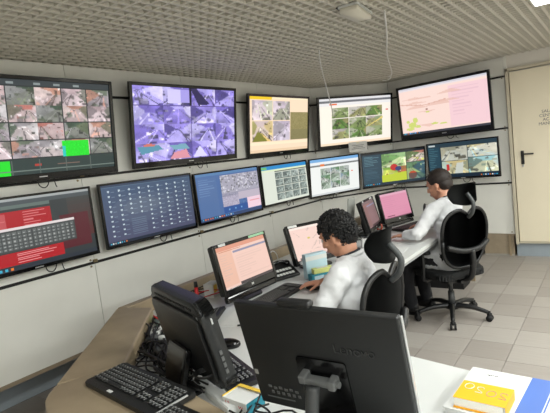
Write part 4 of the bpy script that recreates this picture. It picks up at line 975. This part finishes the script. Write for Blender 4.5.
# ------------------------------------------------------------------ people
def hand_parts(bm, wrist, dirn, up, side, s=1.0, curl=0.5, thumb=1):
    """wrist -> palm -> five fingers; side = direction across the palm towards the thumb"""
    w = Vector(wrist); d = Vector(dirn).normalized(); u = Vector(up).normalized(); sd = Vector(side).normalized()
    pc = w+d*0.045*s
    Mx = Matrix((d, sd, u)).transposed().to_4x4()
    ell(bm, pc, (0.050*s, 0.040*s, 0.016*s), M=Mx, seg=16)
    ell(bm, w+d*0.06*s, (0.035*s, 0.038*s, 0.014*s), M=Mx, seg=16)
    for off, L in ((0.030, 0.072), (0.010, 0.080), (-0.010, 0.075), (-0.029, 0.060)):
        p = w+d*0.080*s+sd*off*s; pts = [p]; a = 0.0; q = p
        for j, f in enumerate((.45, .32, .23)):
            a += curl*(0.35 if j == 0 else 0.55)
            q = q+(d*math.cos(a)-u*math.sin(a))*L*f*s; pts.append(q)
        limb(bm, pts, [0.0095*s, 0.009*s, 0.008*s, 0.007*s], 10)
    p = w+d*0.025*s+sd*0.030*s
    limb(bm, [p, p+(d*.5+sd*.7-u*.2)*0.035*s, p+(d*.9+sd*.65-u*.45)*0.062*s], [0.013*s, 0.010*s, 0.008*s], 10)
def person(label, loc, rz, head, hyaw, hpitch, sh_c, lh, le, rh, re, legs, hair, seat=0.47, curly=False, coat_len=0.46, hs=1.0):
    """local frame: +x forward, +y the person's left. head = centre of the head"""
    t = thing('person', label, 'person', loc, rz)
    hc = Vector(head); shc = Vector(sh_c)
    HM = Matrix.Translation(hc) @ Matrix.Rotation(R(hyaw), 4, 'Z') @ Matrix.Rotation(R(hpitch), 4, 'Y')
    P = lambda x, y, z: HM @ Vector((x*hs, y*hs, z*hs))
    hip = Vector((0, 0, seat+0.09)); mid = hip.lerp(shc, .5)+Vector((-.03, 0, 0))
    axis = (shc-hip).normalized()
    side = Vector((0, 1, 0)); ls = shc+side*0.182+Vector((0, 0, -.01)); rs = shc-side*0.182+Vector((0, 0, -.01))
    b = bmesh.new()
    # head
    ell(b, P(-0.005, 0, 0.022), (0.098*hs, 0.077*hs, 0.092*hs), M=HM.to_3x3().to_4x4(), seg=24)
    ell(b, P(0.030, 0, -0.035), (0.066*hs, 0.062*hs, 0.080*hs), M=HM.to_3x3().to_4x4(), seg=20)
    ell(b, P(0.050, 0, -0.092), (0.028*hs, 0.030*hs, 0.020*hs), M=HM.to_3x3().to_4x4(), seg=14)
    for s in (-1, 1):
        limb(b, [P(0.045, s*0.022, -0.092), P(-0.015, s*0.058, -0.055)], [0.020, 0.020], 10)
        ell(b, P(0.062, s*0.040, -0.018), (0.024, 0.024, 0.022), seg=12)                       # cheek
        ell(b, P(0.076, s*0.033, 0.028), (0.016, 0.026, 0.010), M=HM.to_3x3().to_4x4(), seg=12)  # brow
        ell(b, P(-0.008, s*0.079, -0.012), (0.020, 0.010, 0.033), M=HM.to_3x3().to_4x4() @ Matrix.Rotation(R(-12), 4, 'Y') @ Matrix.Rotation(R(s*-14), 4, 'Z'), seg=14)  # ear
        ell(b, P(-0.004, s*0.079, -0.036), (0.009, 0.007, 0.011), seg=10)
    limb(b, [P(0.088, 0, 0.020), P(0.104, 0, -0.012), P(0.108, 0, -0.024)], [0.010, 0.012, 0.014], 10)
    for s in (-1, 1): ell(b, P(0.098, s*0.013, -0.028), (0.012, 0.009, 0.009), seg=10)
    ell(b, P(0.090, 0, -0.054), (0.012, 0.024, 0.007), M=HM.to_3x3().to_4x4(), seg=12); ell(b, P(0.088, 0, -0.064), (0.012, 0.021, 0.008), M=HM.to_3x3().to_4x4(), seg=12)
    # neck, trunk, arms
    nb_ = shc+Vector((0.0, 0, 0.045)); limb(b, [P(-0.025, 0, -0.060), nb_, shc+Vector((-.01, 0, -.02))], [0.055, 0.057, 0.075], 16)
    limb(b, [ls, shc, rs], [0.050, 0.080, 0.050], 16)
    limb(b, [hip, mid, shc+Vector((0, 0, -.08))], [0.135, 0.120, 0.115], 18)
    for s, S_, E_, H_ in ((1, ls, Vector(le), Vector(lh)), (-1, rs, Vector(re), Vector(rh))):
        limb(b, [S_, S_.lerp(E_, .5), E_, E_.lerp(H_, .35), H_], [0.048, 0.043, 0.036, 0.036, 0.024], 14)
        dd = (H_-E_).normalized(); dd = Vector((dd.x, dd.y, min(dd.z, 0)*.3)).normalized() if not curly or True else dd
        hand_parts(b, H_, dd, (0, 0, 1), Vector((0, 0, 1)).cross(dd)*(-s), 0.95, 0.45)
    for pts in legs: limb(b, pts, [0.085, 0.070, 0.055, 0.042], 14)
    body = obj('body', b, M_skin, t)
    bake(body, [('REMESH', dict(mode='VOXEL', voxel_size=0.0055)), ('SMOOTH', dict(iterations=3, factor=0.5))])
    # eyes
    for s in (-1, 1):
        e = bmesh.new(); ell(e, P(0.079, s*0.031, 0.006), (0.0125, 0.0125, 0.0125), seg=14); ey = obj('eye', e, M_white, t, True)
        e = bmesh.new(); ell(e, P(0.0865, s*0.031, 0.005), (0.006, 0.006, 0.006), seg=10); obj('iris', e, M_blkg, ey, True)
        e = bmesh.new(); limb(e, [P(0.086, s*0.016, 0.030), P(0.090, s*0.032, 0.034), P(0.078, s*0.050, 0.028)], [0.0035, 0.0045, 0.003], 8); obj('eyebrow', e, hair, t, True)
    e = bmesh.new(); ell(e, P(0.099, 0, -0.055), (0.006, 0.020, 0.004), M=HM.to_3x3().to_4x4(), seg=12); ell(e, P(0.0975, 0, -0.063), (0.006, 0.017, 0.005), M=HM.to_3x3().to_4x4(), seg=12); obj('lips', e, M_lip, t, True)
    # hair
    rg = random.Random(11); e = bmesh.new()
    if curly:
        ell(e, P(-0.022, 0, 0.036), (0.100*hs, 0.084*hs, 0.094*hs), M=HM.to_3x3().to_4x4(), seg=24)
        ell(e, P(-0.058, 0, -0.012), (0.052*hs, 0.068*hs, 0.080*hs), M=HM.to_3x3().to_4x4(), seg=20)
        cnt = 0
        while cnt < 900:
            a = rg.uniform(0, 2*PI); z_ = rg.uniform(-1, 1); r_ = math.sqrt(1-z_*z_); x, y, z = r_*math.cos(a), r_*math.sin(a), z_
            p = Vector((-0.014+x*0.106, y*0.086, 0.018+z*0.114)); p.y *= 1-max(0, -p.z-.02)*2.2
            if p.x > 0.035 and p.z < 0.052: continue
            if p.x > -0.030 and p.z < -0.002: continue
            if p.z < -0.092: continue
            cnt += 1; w = HM @ (p*hs); s = rg.uniform(.008, .0125)
            ax = Euler((rg.uniform(0, 6), rg.uniform(0, 6), rg.uniform(0, 6))).to_matrix().to_4x4()
            k = [w+(ax @ Vector((math.cos(q)*s, math.sin(q)*s, q*0.0016-.004))) for q in (0, 1.3, 2.6, 3.9, 5.0)]
            tube(e, k, 0.0042, 5, 1)
    else:
        ell(e, P(-0.016, 0, 0.036), (0.098*hs, 0.083*hs, 0.088*hs), M=HM.to_3x3().to_4x4(), seg=40)
        ell(e, P(-0.045, 0, -0.006), (0.062*hs, 0.072*hs, 0.070*hs), M=HM.to_3x3().to_4x4(), seg=30)
        Hi = HM.inverted()
        for v in list(e.verts):
            q = Hi @ v.co
            if q.x > -0.02 and q.z < 0.005: v.co = HM @ Vector((q.x, q.y*0.82, 0.005+q.z*.2))
            else: v.co += (v.co-hc).normalized()*(noise.noise(v.co*90)*0.006)
        for _ in range(900):
            a = rg.uniform(0, 2*PI); z_ = rg.uniform(-.3, 1); r_ = math.sqrt(1-z_*z_); p = Vector((-0.010+r_*math.cos(a)*0.101, r_*math.sin(a)*0.081, 0.034+z_*0.090))
            if p.x > 0.04 and p.z < .06: continue
            w = HM @ (p*hs); d = (w-hc).normalized()*0.006+Vector((rg.uniform(-.004, .004),)*3); cone(e, w, w+d, 0.0022, 0.0008, 4, True)
    obj('hair', e, hair, t, True)
    # coat: trunk, sleeves, skirt, over the body
    c = bmesh.new()
    ch_ = shc+Vector((-.01, 0, -.06))
    for k, (q, rx_, ry_) in enumerate(((0, .150, .185), (.25, .150, .178), (.5, .150, .180), (.75, .145, .195), (1.0, .115, .190))):
        p = hip.lerp(ch_, q)+Vector((-.035*math.sin(q*PI), 0, 0)); ell(c, p, (rx_, ry_, 0.13), seg=24)
    limb(c, [shc+Vector((-.005, 0, .022)), shc+Vector((-.01, 0, -.05))], [0.068, 0.11], 18)
    limb(c, [ls+Vector((0, .012, 0)), shc+Vector((-.02, 0, .0)), rs+Vector((0, -.012, 0))], [0.068, 0.088, 0.068], 18)
    for s, S_, E_, H_ in ((1, ls, Vector(le), Vector(lh)), (-1, rs, Vector(re), Vector(rh))):
        e1 = E_.lerp(H_, 0.93); limb(c, [S_+Vector((0, s*.01, 0)), S_.lerp(E_, .5), E_, E_.lerp(H_, .5)], [0.070, 0.066, 0.058, 0.050], 16)
        cone(c, E_.lerp(H_, .5), e1, 0.050, 0.042, 16)
    for s in (-1, 1): limb(c, [hip+Vector((0, s*.08, -.01)), hip+Vector((0.22, s*.10, 0.0))], [0.125, 0.105], 16)
    ct = obj('coat', c, M_coat, t)
    tex = bpy.data.textures.new('folds', 'CLOUDS'); tex.noise_scale = 0.075; tex.noise_depth = 2
    bake(ct, [('REMESH', dict(mode='VOXEL', voxel_size=0.008)), ('SMOOTH', dict(iterations=6, factor=0.5)), ('DISPLACE', dict(texture=tex, strength=0.028, mid_level=0.55)), ('SMOOTH', dict(iterations=1, factor=0.5))])
    # collar: a turned band round the neck
    cl = bmesh.new(); cc = shc+Vector((0.002, 0, 0.062))
    tube(cl, [cc+Vector((0.070*math.cos(a), 0.066*math.sin(a), -0.020*math.cos(a)-.004)) for a in [R(35)+R(290)*k/14 for k in range(15)]], 0.014, 8); obj('collar', cl, M_coat, t, True)
    cl = bmesh.new(); tube(cl, [cc+Vector((0.060*math.cos(a), 0.057*math.sin(a), 0.010-0.020*math.cos(a))) for a in [R(20)+R(320)*k/14 for k in range(15)]], 0.009, 8); obj('shirt_collar', cl, mat('dark_shirt', (38, 40, 48), .8), t, True)
    # trousers and shoes
    tr = bmesh.new()
    for pts in legs: limb(tr, pts, [0.10, 0.085, 0.068, 0.058], 14)
    limb(tr, [hip+Vector((0, -.08, -.02)), hip+Vector((0, .08, -.02))], [.11, .11])
    tt = obj('trousers', tr, M_trous, t); bake(tt, [('REMESH', dict(mode='VOXEL', voxel_size=0.012)), ('SMOOTH', dict(iterations=3, factor=.5))])
    for pts in legs:
        a = Vector(pts[-1]); sb = bmesh.new(); ell(sb, (a.x+.06, a.y, .045), (.135, .050, .045), seg=18)
        for v in sb.verts: v.co.z = max(v.co.z, 0.012)
        ell(sb, (a.x-.01, a.y, .075), (.055, .045, .05), seg=14); box(sb, (a.x+.055, a.y, .007), (.25, .085, .014), .006); obj('shoe', sb, M_shoe, t, True)
    return t
LEGS = [[(0.02, s*.10, .55), (.42, s*.13, .54), (.44, s*.13, .30), (.40, s*.13, .09)] for s in (1, -1)]
p1 = person('person with curly black hair and white coat, seated with a hand on a mouse', (-1.165, 2.26, 0.0), R(190),
            (0.115, -0.035, 1.130), -8, 26, (0.050, -0.01, 0.955),
            (0.21, -0.01, 0.785), (0.16, 0.25, 0.770), (0.315, -0.240, 0.795), (0.14, -0.30, 0.81), LEGS, M_hair, 0.41, True)
p2 = person('person with short dark hair and white coat seated in the far office chair', (-1.19, 4.16, 0.0), R(168),
            (0.140, -0.070, 1.185), 4, 18, (0.075, -0.02, 1.000),
            (0.285, 0.335, 0.790), (0.13, 0.37, 0.82), (0.40, -0.20, 0.79), (0.22, -0.30, 0.82), LEGS, M_hairb, 0.465, False, hs=1.12)
b3 = bmesh.new(); box(b3, (0, 0, 0), (0.05, 0.004, 0.055), 0.002); obj('sleeve_badge', b3, M_navy, p2, M=Matrix.Translation((0.10, 0.275, 0.92)) @ Matrix.Rotation(R(-20), 4, 'Z'))
hs_ = thing('desk_speaker', 'small white desk speaker with a black oval front beyond the far person', 'speaker', (-1.665, 5.0, 0.74), R(200))
b3 = bmesh.new(); ell(b3, (0.045, 0, 0.115), (0.022, 0.050, 0.068), seg=20); obj('black_front', b3, M_blk, hs_, True)
b3 = bmesh.new(); cone(b3, (-0.09, 0, 0.120), (0.035, 0, 0.115), 0.036, 0.056, 20); obj('shell', b3, M_white, hs_, True)
b3 = bmesh.new(); cone(b3, (0, 0, 0.0), (0, 0, 0.012), 0.05, 0.045, 20); cone(b3, (0, 0, 0.01), (0, 0, 0.075), 0.012, 0.012, 10); obj('stand', b3, M_blk, hs_, True)

# ------------------------------------------------------------------ groups of repeats
GR = {'keyboard': 'keyboards around the control desk', 'computer_mouse': 'computer mice on the desk', 'computer_monitor': 'desk computers on the control desk',
      'ceiling_light': 'square ceiling light panels', 'carton': 'small cartons on the desk', 'power_adapter': 'power adapters among the cables', 'cable_plug': 'off-white cable plugs',
      'paper_sheet': 'paper sheets on the desk', 'cable_tangle': 'cable tangles on the desk', 'hanging_cord': 'white cords hanging from the ceiling', 'person': 'people seated at the desk'}
for o in bpy.data.objects:
    k = o.name.split('.')[0]
    if o.parent is None and k in GR and 'label' in o: o['group'] = GR[k]
